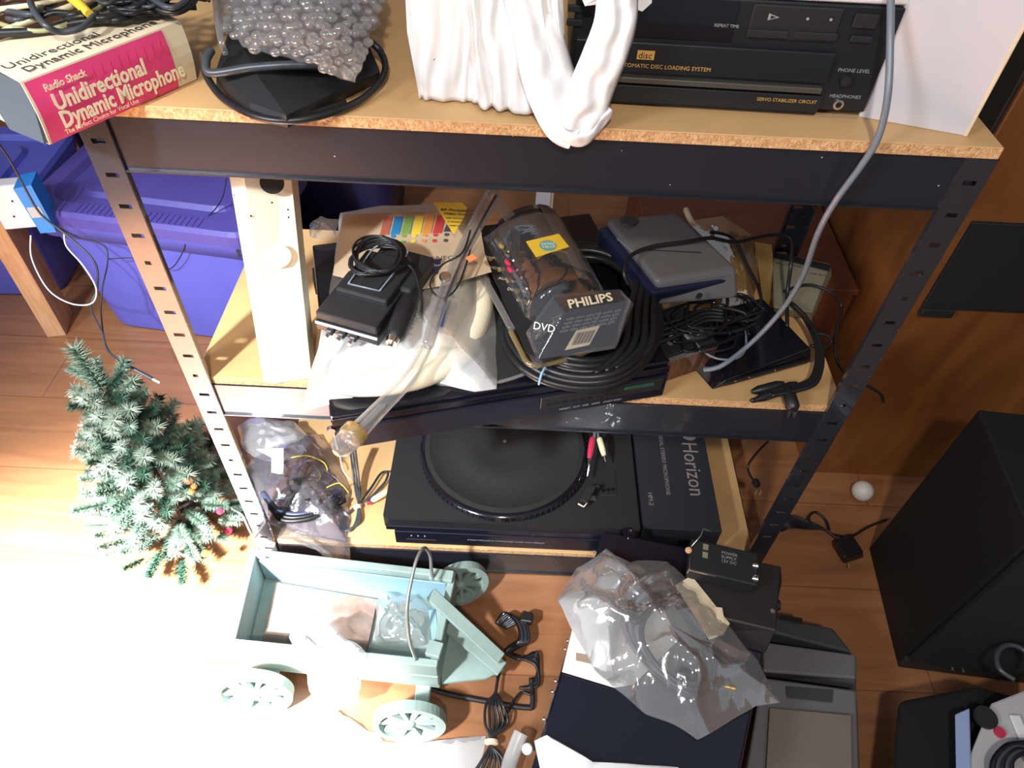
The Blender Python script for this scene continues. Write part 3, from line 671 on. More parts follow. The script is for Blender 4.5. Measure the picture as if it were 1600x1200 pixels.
# milky bag with ring inside
zb2 = TT+.004
mbg = E('milky_plastic_bag', 'milky plastic bag with a colour chart holding cream tubing, on the turntable', 'plastic bag', PZ(640, 560, zb2))
ol = [(470, 642, -.012), (478, 610, -.004), (497, 545, 0), (510, 480, .002), (524, 400, .012), (533, 332, .024), (600, 322, .026), (680, 320, .026), (740, 330, .024), (752, 390, .012), (768, 450, .004), (776, 530, 0), (774, 607, 0), (740, 610, 0), (700, 603, 0), (665, 597, .002), (650, 612, 0), (632, 600, .002), (560, 618, -.002)]
mz = lambda u, v, dz=0: PZ(u, v, zb2+dz)
pillow('bag_film', lpts(mbg, [mz(u, v, dz) for u, v, dz in ol]), .040, m_haze, mbg, cr=.0035, fr=24, seed=2, rings=20, sub=7, crease=.002)
for off_, rr_ in ((0, .0150), (1, .0145)):
    q = [(735-off_*30, 395+off_*10), (752-off_*35, 440+off_*5), (752-off_*30, 490), (725-off_*30, 545-off_*10), (680-off_*28, 580-off_*14), (620, 598-off_*10), (560+off_*10, 604-off_*8), (520+off_*20, 600)]
    tube('cream_tube', lpts(mbg, [mz(u, v, .010+.004*off_) for u, v in q]), lambda t, rr_=rr_: rr_*(1-.35*abs(2*t-1)**3), m_cream2, mbg, 12)
pillow('pale_foam', lpts(mbg, [mz(u, v, .004) for u, v in [(510, 600), (520, 555), (600, 555), (680, 500), (715, 430), (690, 560), (620, 598)]]), .014, m_paper, mbg, cr=.001)
# printed chart on the bag
fz = .054
chs = E('colour_chart_label', 'colour chart header card folded over the milky bag', 'label card', mz(640, 400, fz-.006))
def quad(name, px, dz, mat, par, base=None, t=.0006):
    base = base or par; pts = [mz(u, v, dz)-base.location for u, v in px]; n = len(pts)
    return M(name, list(pts)+[p+Vector((0, 0, t)) for p in pts], [tuple(range(n)), tuple(range(n, 2*n))[::-1]]+[(i, (i+1) % n, n+(i+1) % n, n+i) for i in range(n)], mat, par)
cream_s = P('faded_header_card', (.50, .38, .25), .7, var=.08, vscale=12)
quad('card_sheet', [(536, 336), (745, 328), (758, 398), (768, 425), (700, 445), (660, 452), (560, 440), (520, 430)], fz-.002, cream_s, chs)
for k in range(7):
    u0 = 601+k*16.5+ (0 if k < 6 else 1)
    c = chart[k]
    top = 339-k*.5; 
    px = [(u0, top), (u0+12.5, top), (u0+6.5, top+28), (u0-7.5, top+28)] if k < 6 else [(u0-2, top+13), (u0+3, top+26), (u0-8, top+26)]
    quad('colour_swatch', px, fz-.001, c, chs)
    for j in (0, 1):
        cc = mz(u0-3-j*1.5, 370+j*9-k*.5, fz-.001)-chs.location
        cyl('colour_dot', cc, .0034, .0008, c, chs, (0, 0, 1), 12)
t_ = text('lettering', 'CON NECTION', .012, m_ink, chs, mz(645, 407, fz-.001)-chs.location, (0, 0, .12), .0001)
nv = quad('navy_text_block', [(640, 413), (690, 404), (684, 428), (638, 434)], fz-.001, P('navy_print', (.05, .055, .16), .5), chs)
text('lettering', 'that fit color\nthat Noth\nto off all', .0072, m_paper, nv, mz(645, 417, fz+.0002)-chs.location, (0, 0, .12), .0001)
quad('red_arrow', [(628, 404), (668, 406), (645, 424), (642, 412)], fz, P('coral_print', (.8, .1, .12), .5), chs)
quad('navy_strip', [(696, 470), (700, 470), (692, 511), (682, 511)], fz-.012, P('navy_strip_print', (.06, .08, .20), .5), mbg)
# yellow card behind
yc_ = E('yellow_card', 'bright yellow triangular card with black print above the milky bag', 'card', mz(705, 340, .055))
quad('card_face', [(677, 316), (722, 317), (730, 325), (726, 338), (710, 366), (706, 362)], .070, m_yel, yc_)
text('lettering', 'RF Modulator', .0085, m_ink, yc_, mz(688, 329, .0712)-yc_.location, (0, 0, 0), .0001)
text('lettering', 'Video Converter', .0075, m_ink, yc_, mz(693, 335, .0712)-yc_.location, (0, 0, 0), .0001)
for k in range(3): text('lettering', 'play movies on tv'[k*3:], .005, m_ink, yc_, mz(697+k*2, 341+k*6, .0712)-yc_.location, (0, 0, 0), .0001)
# black adapter with coil
za = TT+.048
ad, L = frame('black_adapter', 'black cassette adapter with three plugs sitting on the milky bag', 'adapter', PZ(494, 512, za), PZ(592, 540, za))
box('lower_case', 0, L, 0, .085, -.002, .013, m_blk, ad, .002, 2)
box('white_seam', .001, L-.001, -.0012, .002, .009, .012, m_white, ad)
box('upper_case', .002, L-.002, .002, .088, .0135, .026, m_blkm, ad, .002, 2)
box('raised_block', .010, L-.006, .040, .125, .024, .036, m_blkm, ad, .003, 2)
box('back_block', .02, L+.01, .075, .15, .0, .030, m_blkm, ad, .004, 2)
for k in (0, 1): box('slot', .030+.024*k, .036+.024*k, .058, .074, .0355, .0366, m_hole, ad)
for k in range(3):
    pg = box('plug_cap', .018+.016*k, .027+.016*k, -.008, .001, .001, .009, m_rub, ad, .0015, 1)
    cyl('plug_pin', (.0225+.016*k, -.016, .005), .0028, .009, m_silver, pg, (0, 1, 0), 12)
tube('wire_cage', [(.022, .052, .037), (.024, .11, .045), (.03, .12, .05)], .0012, m_gcab, ad); tube('wire_cage', [(.064, .054, .037), (.07, .11, .045), (.07, .125, .05)], .0012, m_gcab, ad)
tube('wire_cage', [(.022, .052, .037), (.064, .054, .037)], .0012, m_gcab, ad, sm=False)
co = E('black_cord_coil', 'coiled thin black cord resting on the black adapter', 'cord', PZ(592, 408, za+.042))
for k in range(5):
    tube('cord_loop', loops((0, 0, .003*k), .034+.002*(k % 3), .030-.002*(k % 2), 3, k*.5, .14, .0012), .0014, m_rub, co, n=3)
tube('cord_tail', [(.03, .0, 0), (.045, -.01, -.004), (.058, -.045, -.015), (.06, -.07, -.025)], .002, m_rub, co)
ca, cb2 = PZ(612, 535, za+.010), PZ(645, 455, za+.016)
cp = E('car_lighter_plug', 'black car lighter plug with a silver tip beside the adapter', 'plug', ca)
dv = (cb2-ca); lathe('plug_body', [(.009, .006), (.0125, .012), (.013, .06), (.010, dv.length)], m_rub, cp, (0, 0, 0), dv, 20)
lathe('silver_tip', [(.0025, -.008), (.003, -.002), (.007, -.002), (.0085, .006)], m_silver, cp, (0, 0, 0), dv, 18)
# clear tube package
tb = E('clear_tube_sleeve', 'long clear plastic tube sleeve lying diagonally across the turntable and milky bag', 'plastic sleeve', PZ(660, 560, TT+.05))
ztb = TT+.052
q = [(770, 305, .05), (745, 350, .04), (715, 410, .026), (690, 470, .018), (668, 540, .010)]
tube('upper_sleeve', lpts(tb, [PZ(u, v, ztb+dz) for u, v, dz in q]), lambda t: .0115*(1-.35*t), m_film, tb, 14)
tube('inner_wire', lpts(tb, [PZ(u+5, v, ztb+dz+.002) for u, v, dz in q[:4]]), .0018, m_rub, tb)
q = [(668, 540, .008), (640, 590, -.010), (600, 632, -.024), (565, 668, -.030), (545, 690, -.032)]
tube('lower_sleeve', lpts(tb, [PZ(u, v, ztb+dz) for u, v, dz in q]), lambda t: .0065+.0065*t, m_film, tb, 14)
for k in range(3): tube('inner_wire', lpts(tb, [PZ(u+4*k-5, v, ztb+dz) for u, v, dz in q[2:]]), .0014, m_silver, tb)
ec = PZ(548, 683, ztb-.030)-tb.location; dr = (PZ(535, 702, ztb-.032)-PZ(565, 668, ztb-.030)).normalized()
lathe('yellow_collar', [(.014, -.012), (.0155, -.010), (.0155, .000), (.014, .002)], m_filmy, tb, ec, dr, 18)
lathe('end_cap', [(.013, .002), (.014, .006), (.012, .020), (.005, .026)], m_film, tb, ec, dr, 18)
lathe('ring_eye', [(.0065, 0), (.008, .003), (.006, .006)], m_silver, tb, PZ(696, 434, ztb+.026)-tb.location, (0, -.5, 1), 16)
q = [(735, 360, .045), (722, 395, .038), (690, 415, .030), (672, 445, .022), (690, 466, .02), (712, 452, .022), (726, 420, .026), (735, 390, .03)]
tube('black_loop', lpts(tb, [PZ(u, v, ztb+dz) for u, v, dz in q]), .0013, m_rub, tb)
strip('hanging_flap', lpts(tb, [PZ(775, 297, ztb+.05), PZ(790, 315, ztb+.045), PZ(805, 335, ztb+.04)]), lpts(tb, [PZ(762, 300, ztb+.055), PZ(770, 320, ztb+.05), PZ(790, 345, ztb+.045)]), m_film, tb, n=6)
orl = E('orange_sticker', 'small orange sticker stuck on the blister pack corner', 'sticker', PZ(735, 404, ztb+.034)); 
hexa('sticker', [(-.006, 0, 0), (0, -.008, 0), (.009, 0, 0), (.002, .009, 0), (-.006, 0, .0012), (0, -.008, .0012), (.009, 0, .0012), (.002, .009, .0012)], m_orange, orl)
# coil of thick black cable
zc_ = TT+.006
cc = E('thick_cable_coil', 'large coil of thick black cable on the right half of the turntable', 'cable coil', PZ(905, 490, zc_))
cpts = [(790, 510), (800, 555), (840, 590), (900, 606), (960, 600), (1005, 570), (1030, 520), (1022, 460), (985, 410), (930, 385), (870, 390), (820, 430)]
for k in range(6):
    s = 1-.055*k
    q = [((u-905)*s*(1+.02*math.sin(k*2+i))+905+k*1.5, (v-496)*s+496-k*2.5) for i, (u, v) in enumerate(cpts)]
    tube('cable_turn', lpts(cc, [PZ(u, v, zc_+.004+.006*(k % 3)+.004*math.sin(i*1.3+k)) for i, (u, v) in enumerate(q)]), .0052, m_rub, cc, 10, 8, closed=True)
for k in range(4):
    tube('cable_turn', lpts(cc, [PZ(1000+k*8, 430, zc_+.03), PZ(985+k*12, 480, zc_+.026), PZ(975+k*14, 540, zc_+.02), PZ(930+k*16, 585-k*4, zc_+.014)]), .0048, m_rub, cc, 10)
tube('blue_tie', lpts(cc, [PZ(852, 574, zc_+.022), PZ(846, 585, zc_+.020), PZ(842, 601, zc_+.006)]), .0016, P('light_blue_tie', (.25, .45, .65), .4), cc)
# blister pack with cable
zp = TT+.038
bp_ = E('blister_pack', 'clear blister pack with a black curved card, yellow sticker and barcode end', 'blister pack', PZ(860, 540, zp))
bz = lambda u, v, dz=0: PZ(u, v, zp+dz)-bp_.location
def poly3(name, pts, mat, par, t=.001):
    n = len(pts); return M(name, list(pts)+[p+Vector((0, 0, t)) for p in pts], [tuple(range(n)), tuple(range(n, 2*n))[::-1]]+[(i, (i+1) % n, n+(i+1) % n, n+i) for i in range(n)], mat, par)
poly3('backing_card', [bz(745, 372), bz(790, 345), bz(860, 335), bz(955, 470), bz(960, 530), bz(850, 566), bz(822, 552)], m_blkm, bp_)
def arch(name, A, B, h, mat, n=12, m=14, inset=0, ta=0, tb=1, up_=0):
    """arched cover: A,B = opposite base edges (2 pts each), bulging up by h"""
    vs = []; fs = []
    for i in range(n+1):
        s = i/n; p = A[0].lerp(A[1], s); q = B[0].lerp(B[1], s); e_ = min(1, 8*s*(1-s)*1.2)**.5 if inset else 1
        for j in range(m+1):
            t = ta+(tb-ta)*j/m; r = p.lerp(q, t); r = r+Vector((0, 0, h*(max(0, math.sin(math.pi*t))**.5)*e_+up_)); vs.append(r)
    for i in range(n):
        for j in range(m): a = i*(m+1)+j; fs.append((a, a+1, a+m+2, a+m+1))
    fs.append(tuple(range(m+1))); fs.append(tuple(n*(m+1)+j for j in range(m+1))[::-1])
    return M(name, vs, fs, mat, bp_, True)
CA, CB = (bz(772, 360, .002), bz(838, 486, .002)), (bz(872, 340, .002), bz(932, 452, .002))
arch('curved_card', CA, CB, .032, m_blkg)
arch('grey_band', CA, CB, .032, m_dkstripe, ta=.66, tb=.84, up_=.0012)
arch('clear_dome', (bz(752, 372, 0), bz(828, 510, 0)), (bz(872, 338, 0), bz(948, 462, 0)), .041, m_filmc, inset=1)
nst = bz(860, 385, .0445)
st = poly3('yellow_sticker', [bz(822, 378, .0395), bz(873, 366, .041), bz(889, 386, .041), bz(838, 402, .0395)], m_yel, bp_)
cyl('teal_oval', bz(856, 384, .0415), .0115, .0006, m_teal, st, (0, 0, 1), 24).scale = (1, 1, 1)
text('lettering', 'EXTRA\nVALUE', .0062, m_paper, st, bz(846, 383, .0424), (0, 0, .18), .0001)
for (u, v, m__) in ((782, 383, m_gold), (791, 397, m_silver), (792, 409, m_red), (796, 420, m_red), (800, 436, m_silver)):
    lathe('rca_plug', [(.002, -.004), (.0035, -.002), (.0035, .006), (.0022, .008)], m__, bp_, bz(u, v, .026), (.4, -.9, .2), 12)
for k in range(5):
    t0 = bz(750+k*14, 402+k*17, .003)
    text('lettering', ['COMP', 'VIDEO', 'AUDIO', 'DIGITAL', 'GOLD'][k], .0075, m_card, bp_, t0, (0, 0, -.15), .0001)
    cyl('gold_dot', bz(766+k*14, 406+k*17, .003), .003, .0012, m_gold, bp_, (0, 0, 1), 10)
poly3('clear_flange', [bz(740, 368, -.002), bz(752, 362, -.002), bz(848, 570, -.004), bz(838, 578, -.004)], m_filmc, bp_, .0015)
tube('flange_roll', [bz(738, 405, 0), bz(770, 460, -.002), bz(800, 515, -.004)], .0048, m_film, bp_, 10)
tube('tan_frame', [bz(798, 518, -.006), bz(812, 545, -.010), bz(826, 568, -.014), bz(850, 570, -.014), bz(900, 556, -.012), bz(945, 535, -.010)], .0038, m_filmy, bp_, 6)
# barcode end box
zt2 = .055
bbx = [bz(838, 568, .0), bz(958, 548, .0), bz(975, 500, .0), bz(850, 520, .0), bz(872, 490, zt2-.006), bz(982, 474, zt2-.006), bz(968, 456, zt2), bz(868, 462, zt2)]
hexa('end_box', [bz(846, 560, .0), bz(952, 540, .0), bz(985, 476, .008), bz(828, 520, .01), bz(884, 490, zt2-.008), bz(983, 472, zt2-.008), bz(966, 455, zt2), bz(866, 464, zt2)], m_blkg, bp_, .001, 1)
hexa('end_shell', [bz(838, 566, -.002), bz(962, 546, -.002), bz(992, 474, .006), bz(820, 520, .008), bz(882, 488, zt2-.004), bz(988, 470, zt2-.004), bz(968, 451, zt2+.003), bz(864, 459, zt2+.003)], m_filmc, bp_, .002, 2)
# print on the end box
fA, fB, fC, fD = bz(846, 560, .0), bz(952, 540, .0), bz(983, 472, zt2-.008), bz(884, 490, zt2-.008)
xd = (fB-fA).normalized(); yd = (fD-fA); yd = (yd-xd*yd.dot(xd)).normalized(); nd = xd.cross(yd)
mr = Matrix((xd, yd, nd)).transposed().to_euler()
def onf(s, t, lift=.0012): return (fA.lerp(fB, s)).lerp(fD.lerp(fC, s), t)+nd*lift
bc = poly3('barcode_label', [onf(.30, .10), onf(.66, .12), onf(.68, .56), onf(.32, .54)], m_card, bp_, .0004)
for k in range(11):
    s = .36+k*.026; poly3('bar', [onf(s, .20, .0022), onf(s+.010+.006*(k % 2), .20, .0022), onf(s+.012+.006*(k % 2), .48, .0022), onf(s+.002, .48, .0022)], m_ink, bc, .0003)
for k in range(4): text('lettering', 'audio video cable high quality gold', .0052, m_gtxt, bp_, onf(.06, .84-.09*k, .0018), mr, .0001)
tA, tB = bz(884, 490, zt2-.008), bz(983, 472, zt2-.008); tC = bz(966, 455, zt2)
xd2 = (tB-tA).normalized(); yd2 = (bz(866, 464, zt2)-tA); yd2 = (yd2-xd2*yd2.dot(xd2)).normalized(); nd2 = xd2.cross(yd2)
text('lettering', 'PHILIPS', .0165, m_card, bp_, tA+xd2*.004+yd2*.0030+nd2*.0062, Matrix((xd2, yd2, nd2)).transposed().to_euler(), .0002, sx=1.1, bold=.0004)
dl = bz(842, 535, .028)
text('lettering', 'DVD', .013, m_paper, bp_, bz(832, 512, .030)+Vector((0, -.004, .002)), (.9, 0, -.2), .0002, sx=1.0)
# grey device
zg = TT+.058
gd = E('grey_answering_machine', 'rounded dark grey answering machine to the right of the blister pack', 'answering machine', PZ(1040, 440, TT))
G = lambda u, v, z: PZ(u, v, z)-gd.location
hexa('base_shell', [G(1010, 480, TT+.012), G(1138, 460, TT+.012), G(1085, 372, TT+.012), G(932, 388, TT+.012), G(1020, 458, zg-.012), G(1146, 434, zg-.014), G(1070, 338, zg-.006), G(935, 352, zg-.008)], P('navy_side_shell', (.010, .014, .04), .3), gd, .006, 3)
hexa('top_shell', [G(1026, 480, zg-.046), G(1156, 468, zg-.046), G(1076, 352, zg-.03), G(948, 362, zg-.02), G(1026, 440, zg), G(1154, 418, zg-.002), G(1058, 330, zg+.004), G(945, 340, zg+.003)], m_grey, gd, .008, 4)
pts_ = [G(968, 378, zg+.0052), G(1090, 362, zg+.0045), G(1152, 416, zg+.0005), G(1030, 436, zg+.003)]
lathe('round_button', [(.0125, 0), (.012, .002), (.008, .0024)], m_greyd, gd, G(982, 346, zg+.004), (0, 0, 1), 24)
text('lettering', 'digital answering', .0060, m_gtxt, gd, G(962, 372, zg+.006), (0, 0, -1.0), .0001)
lathe('side_port', [(.0045, 0), (.004, .001), (.003, -.001)], m_hole, gd, G(1093, 462, zg-.026), (.1, -.95, .2), 14)
box('lid_seam', -.03, .05, -.0004, .0004, .0, .0006, m_hole, gd).location = G(1040, 392, zg+.0035)
# wood grain box
wg, L = frame('wood_grain_radio', 'small wood-grain clock radio lying on its back at the turntable end', 'clock radio', PZ(1036, 598, ZM+.001), PZ(1112, 572, ZM+.001))
box('wood_case', 0, L, 0, .09, 0, .042, m_walnut, wg, .0015, 1)
box('black_face', .0, L-.004, .004, .088, .042, .050, m_blkm, wg, .001, 1)
box('grey_trim', -.001, L, -.0005, .004, .040, .046, m_grey, wg, .0005, 1)
for k in range(5): box('dial_mark', .012+.010*k, .018+.010*k, .02+.008*(k % 3), .030+.008*(k % 3), .0500, .0508, m_gtxt if k % 2 else m_grey, wg)
box('clear_window', .045, .070, .012, .045, .0500, .053, m_filmc, wg, .001, 1)
# router like black box
rt, L = frame('black_router', 'black slanted router box with cords near the front right corner of middle shelf', 'router', PZ(1132, 604, ZM+.001), PZ(1268, 566, ZM+.001))
hexa('router_case', [(-.02, .0, 0), (L, 0, 0), (L-.01, .115, 0), (-.03, .115, 0), (0, 0, .012), (L-.004, .008, .022), (L-.02, .115, .035), (-.01, .11, .035)], m_blkg, rt, .002, 2)
box('front_lip', -.002, L-.01, -.003, .002, .004, .010, m_rub, rt, .001, 1)
for u in (.012, .035, .078): cyl('rivet', (u, -.0025, .011), .0015, .002, m_silver, rt, (0, -1, 0), 8)
# cards and electronics at the right rear
pc = E('clear_parts_pouch', 'yellowed clear pouch of cream cards behind the grey machine', 'pouch', PZ(1120, 430, ZM))
G2 = lambda u, v, dz: PZ(u, v, ZM+dz)-pc.location
pillow('pouch_film', [G2(1075, 345, .05), G2(1130, 338, .05), G2(1180, 372, .04), G2(1185, 440, .03), G2(1175, 475, .02), G2(1120, 480, .02), G2(1095, 430, .03)], .014, m_filmy, pc, cr=.003, seed=8)
for k in range(3): hexa('cream_card', [G2(1115+k*14, 470-k*4, .018+.004*k), G2(1140+k*14, 474-k*4, .018+.004*k), G2(1128+k*16, 375-k*3, .036+.004*k), G2(1100+k*16, 378-k*3, .036+.004*k), G2(1115+k*14, 470-k*4, .020+.004*k), G2(1140+k*14, 474-k*4, .020+.004*k), G2(1128+k*16, 375-k*3, .038+.004*k), G2(1100+k*16, 378-k*3, .038+.004*k)], m_card if k != 1 else m_olive, pc)
gs = E('gold_strip', 'upright gold foil strip between the pouch and the grey-green unit', 'strip', PZ(1200, 485, ZM))
hexa('foil', [Vector((-.006, 0, 0)), Vector((.012, 0, 0)), Vector((.012, .004, 0)), Vector((-.006, .004, 0)), PZ(1180, 382, ZM+.045)-gs.location, PZ(1206, 386, ZM+.045)-gs.location, PZ(1206, 384, ZM+.045)-gs.location+Vector((0, .003, 0)), PZ(1180, 380, ZM+.045)-gs.location+Vector((0, .003, 0))], m_gold, gs)
el = E('grey_green_unit', 'flat grey-green metal unit with black top strip at right rear of middle shelf', 'electronics unit', PZ(1240, 490, ZM))
G3 = lambda u, v, dz: PZ(u, v, ZM+dz)-el.location
hexa('unit_case', [G3(1210, 492, 0), G3(1268, 500, 0), G3(1300, 430, 0), G3(1215, 412, 0), G3(1208, 480, .03), G3(1270, 488, .03), G3(1298, 412, .03), G3(1207, 392, .03)], m_olive, el, .0015, 1)
hexa('black_top_strip', [G3(1208, 402, .0302), G3(1296, 424, .0302), G3(1299, 414, .0302), G3(1208, 393, .0302), G3(1208, 402, .032), G3(1296, 424, .032), G3(1299, 414, .032), G3(1208, 393, .032)], m_hole, el)
text('lettering', 'HC-12  VHF', .008, m_ink, el, G3(1212, 412, .0305), (0, 0, -.2), .0001)
text('lettering', 'UHF OUT', .006, m_ink, el, G3(1265, 428, .0305), (0, 0, -.2), .0001)
gy = E('silver_connector', 'small silver coaxial connector behind the grey machine', 'connector', PZ(1108, 360, ZM+.05))
lathe('connector_body', [(.006, 0), (.007, .004), (.007, .014), (.004, .016), (.004, .022)], m_silver, gy, (0, 0, 0), (.2, -.6, .6), 14)
gr = E('cream_stem', 'cream plastic stem curving up behind the grey machine', 'stem', PZ(1078, 340, ZM+.04))
tube('stem', [Vector((0, 0, 0)), PZ(1072, 328, ZM+.05)-gr.location, PZ(1085, 352, ZM+.05)-gr.location, PZ(1110, 360, ZM+.045)-gr.location, PZ(1130, 375, ZM+.04)-gr.location], .005, m_card, gr)
zz = ZM+.05
cord('answering_machine_cable', 'black cord curving over the top of the grey answering machine', [PZ(982, 445, zg-.01), PZ(975, 425, zg+.004), PZ(985, 400, zg+.012), PZ(1020, 385, zg+.012), PZ(1070, 378, zg+.012), PZ(1110, 372, zg+.008), PZ(1150, 378, zg-.01), PZ(1200, 368, zg-.02), PZ(1235, 372, zg-.03), PZ(1236, 410, zg-.04), PZ(1230, 460, zz), PZ(1230, 510, zz-.01)], .0028, m_rub, 'cord')
cord('coaxial_cable', 'black cord dropping from the silver connector past the pouch', [PZ(1110, 362, ZM+.06), PZ(1145, 372, ZM+.06), PZ(1165, 410, ZM+.055), PZ(1185, 450, ZM+.05), PZ(1188, 475, ZM+.045), PZ(1170, 490, ZM+.04), PZ(1140, 500, ZM+.04)], .0026, m_rub, 'cord')
tg = E('black_cord_tangle', 'tangle of thin black cords over the wood-grain radio and router', 'cords', PZ(1120, 500, ZM+.05))
for k in range(9):
    cu, cv = random.uniform(1080, 1150), random.uniform(480, 525)
    tube('cord_loop', lpts(tg, [PZ(cu+random.uniform(28, 62)*math.cos(a*1.05)*1.0, cv+random.uniform(14, 34)*math.sin(a*1.05), ZM+.052+.004*math.sin(a+k)+.001*k) for a in range(7)]), random.choice([.0014, .002, .0026]), random.choice([m_rub, m_rub, m_blkg]), tg)
tube('cord_loop', lpts(tg, [PZ(u, v, ZM+.05) for u, v in [(1080, 500), (1078, 520), (1095, 545), (1120, 560), (1150, 560), (1165, 545), (1165, 515)]]), .0016, m_gcab, tg)
for k in range(4): tube('cord_loop', lpts(tg, [PZ(1030, 508+k*9, ZM+.057), PZ(1060, 500+k*8, ZM+.058), PZ(1100, 484+k*6, ZM+.06), PZ(1130, 486+k*5, ZM+.06)]), .0028, m_rub, tg)
rc = E('power_cord_bundle', 'bundled black power cord wrapped round the router with its plug over the shelf edge', 'power cord', PZ(1235, 610, ZM+.01))
for k in range(4):
    q = [(1235, 470), (1262, 500), (1280, 545), (1272, 590), (1240, 604), (1200, 612)]
    tube('cord', lpts(rc, [PZ(u+k*3-4, v+k*2, ZM+.036-.005*i+.002*k) for i, (u, v) in enumerate(q)]), .003, m_rub, rc)
for (ua, va, ub, vb, n_) in ((1225, 600, 1175, 612, 'strain_relief'), (1245, 600, 1180, 625, 'cord_end')):
    a, b2 = PZ(ua, va, ZM+.015), PZ(ub, vb, ZM+.008); lathe(n_, [(.004, 0), (.007, .01), (.0065, (b2-a).length*.8), (.003, (b2-a).length)], m_rub, rc, a-rc.location, (b2-a), 12)
a, b2 = PZ(1230, 605, ZM+.018), PY(1240, 640, -.012)
lathe('plug_body', [(.004, 0), (.009, .012), (.0095, .03), (.007, (b2-a).length)], m_rub, rc, a-rc.location, (b2-a), 14)
for k in (-1, 1): box('plug_prong', -.0008, .0008, -.003, .003, -.014, 0, m_silver, rc).location = b2-rc.location+Vector((.004*k, 0, 0))
tube('cord', lpts(rc, [PZ(1200, 612, ZM+.01), PZ(1185, 622, ZM+.006), PZ(1175, 626, ZM+.005), PZ(1200, 622, ZM+.006), PZ(1225, 612, ZM+.01)]), .003, m_rub, rc)
cord('adapter_cable', 'thin black lead looping right of the middle shelf behind the post', [PZ(1225, 455, ZM+.035), PZ(1262, 445, ZM+.035), PZ(1300, 458, ZM+.03), PZ(1315, 480, ZM+.01), PY(1308, 510, .16), PY(1305, 550, .12), PY(1318, 580, .10), PY(1350, 600, .09), PY(1375, 615, .09), PY(1380, 628, .09)], .0024, m_rub)
cord('short_black_cable', 'small black lead ring on the board beside the power cord bundle', [PZ(1270, 520, ZM+.02), PZ(1292, 524, ZM+.02), PZ(1298, 535, ZM+.012), PZ(1284, 545, ZM+.008), PZ(1268, 540, ZM+.02)], .0028, m_rub)
cl = E('clear_plastic_scrap', 'crumpled clear plastic scrap at the left rear of the turntable', 'plastic scrap', PZ(500, 355, TT))
pillow('scrap_film', [PZ(u, v, TT+.01)-cl.location for u, v in [(482, 350), (500, 340), (530, 345), (528, 368), (500, 375), (484, 370)]], .012, m_film, cl, cr=.005, fr=80, rings=8)
# ---------------------------------------------------------------- BOTTOM SHELF
# component under second turntable
cm = E('slim_component', 'slim navy-black audio component under the lower turntable', 'audio component', (.250, .010, ZB+.001))
box('case', 0, .43, .003, .30, 0, .040, m_navy, cm, .002, 2); box('front_panel', 0, .43, -.001, .004, .002, .041, m_navy, cm, .0015, 2)
text('lettering', 'STEREO FREQUENCY SYNTHESIZED TUNER WITH MEMORY', .0052, m_gtxt, cm, (.13, -.0012, .022), fr, .0001)
for k in range(3): cyl('indicator', (.03+.012*k, -.001, .030), .0016, .001, m_gtxt, cm, (0, -1, 0), 8)
box('button_row', .02, .075, -.0022, 0, .014, .019, m_blk, cm, .0005, 1)
t2 = E('turntable', 'matte black turntable with bare platter on the bottom shelf', 'turntable', (.232, .018, ZB+.042))
L2 = .452
prism('plinth', [(0, .0), (.012, -.006), (L2, -.006), (L2, .335), (.0, .335)], 0, .038, m_blkm, t2, .002)
box('front_bevel', .004, L2-.002, -.008, .0, .004, .016, m_navy, t2, .001, 1)
pcx, pcy = .207, .152
lathe('platter', [(.148, 0), (.157, .003), (.157, .014), (.152, .018), (.149, .018)], m_blkg, t2, (pcx, pcy, .038), (0, 0, 1), 72)
mt = lathe('rubber_mat', [(.1485, 0), (.1485, .0016), (.140, .003), (.139, .0022), (.09, .0022), (.088, .003), (.052, .003), (.050, .0022), (.0, .0022)], m_platter, t2, (pcx, pcy, .056), (0, 0, 1), 72)
for k in range(90):
    a = 2*math.pi*k/90
    if math.sin(a) < .5: o = box('strobe_rib', -.0012, .0012, -.0012, .0006, 0, .010, m_blkm, t2); o.location = (pcx+.1575*math.cos(a), pcy+.1575*math.sin(a), .043); o.rotation_euler = (0, 0, a)
cyl('spindle', (pcx, pcy, .056), .0035, .012, m_silver, t2)
T2 = lambda u, v, z: PZ(u, v, z)-t2.location
za2 = ZB+.042+.038
lathe('tonearm_base', [(.024, 0), (.024, .008), (.018, .012), (.018, .022)], m_navy, t2, (.385, .27, .038), (0, 0, 1), 28)
tube('tonearm', [(.385, .27, .066), T2(925, 700, za2+.028), T2(918, 745, za2+.024)], .0028, m_silver, t2, 10, 1, sm=False)
hexa('headshell', [T2(905, 782, za2+.012), T2(918, 788, za2+.012), T2(932, 762, za2+.014), T2(920, 757, za2+.014), T2(905, 780, za2+.022), T2(918, 786, za2+.022), T2(932, 760, za2+.024), T2(920, 755, za2+.024)], m_blkm, t2, .001, 1)
tube('finger_lift', [T2(903, 787, za2+.016), T2(912, 792, za2+.014), T2(918, 785, za2+.018)], .0015, m_card, t2, 6, 1, sm=False)
box('arm_rest', .0, .012, 0, .005, 0, .02, m_blkm, t2, .001, 1).location = T2(925, 770, za2)
sq = box('speed_plate', .383, .415, .062, .118, .038, .0395, m_blkm, t2, .0005, 1)
for k in range(3): cyl('speed_button', (.390+.009*k, .070+.002*k, .0395), .003, .003, m_blkg, sq, (0, 0, 1), 12)
box('dark_plate', .36, .375, .05, .06, .038, .0386, m_dkstripe, t2)
pr = E('rca_cable_pair', 'red and cream phono plugs hanging onto the lower turntable right of the platter', 'cable plugs', T2(928, 680, za2+.04)+t2.location)
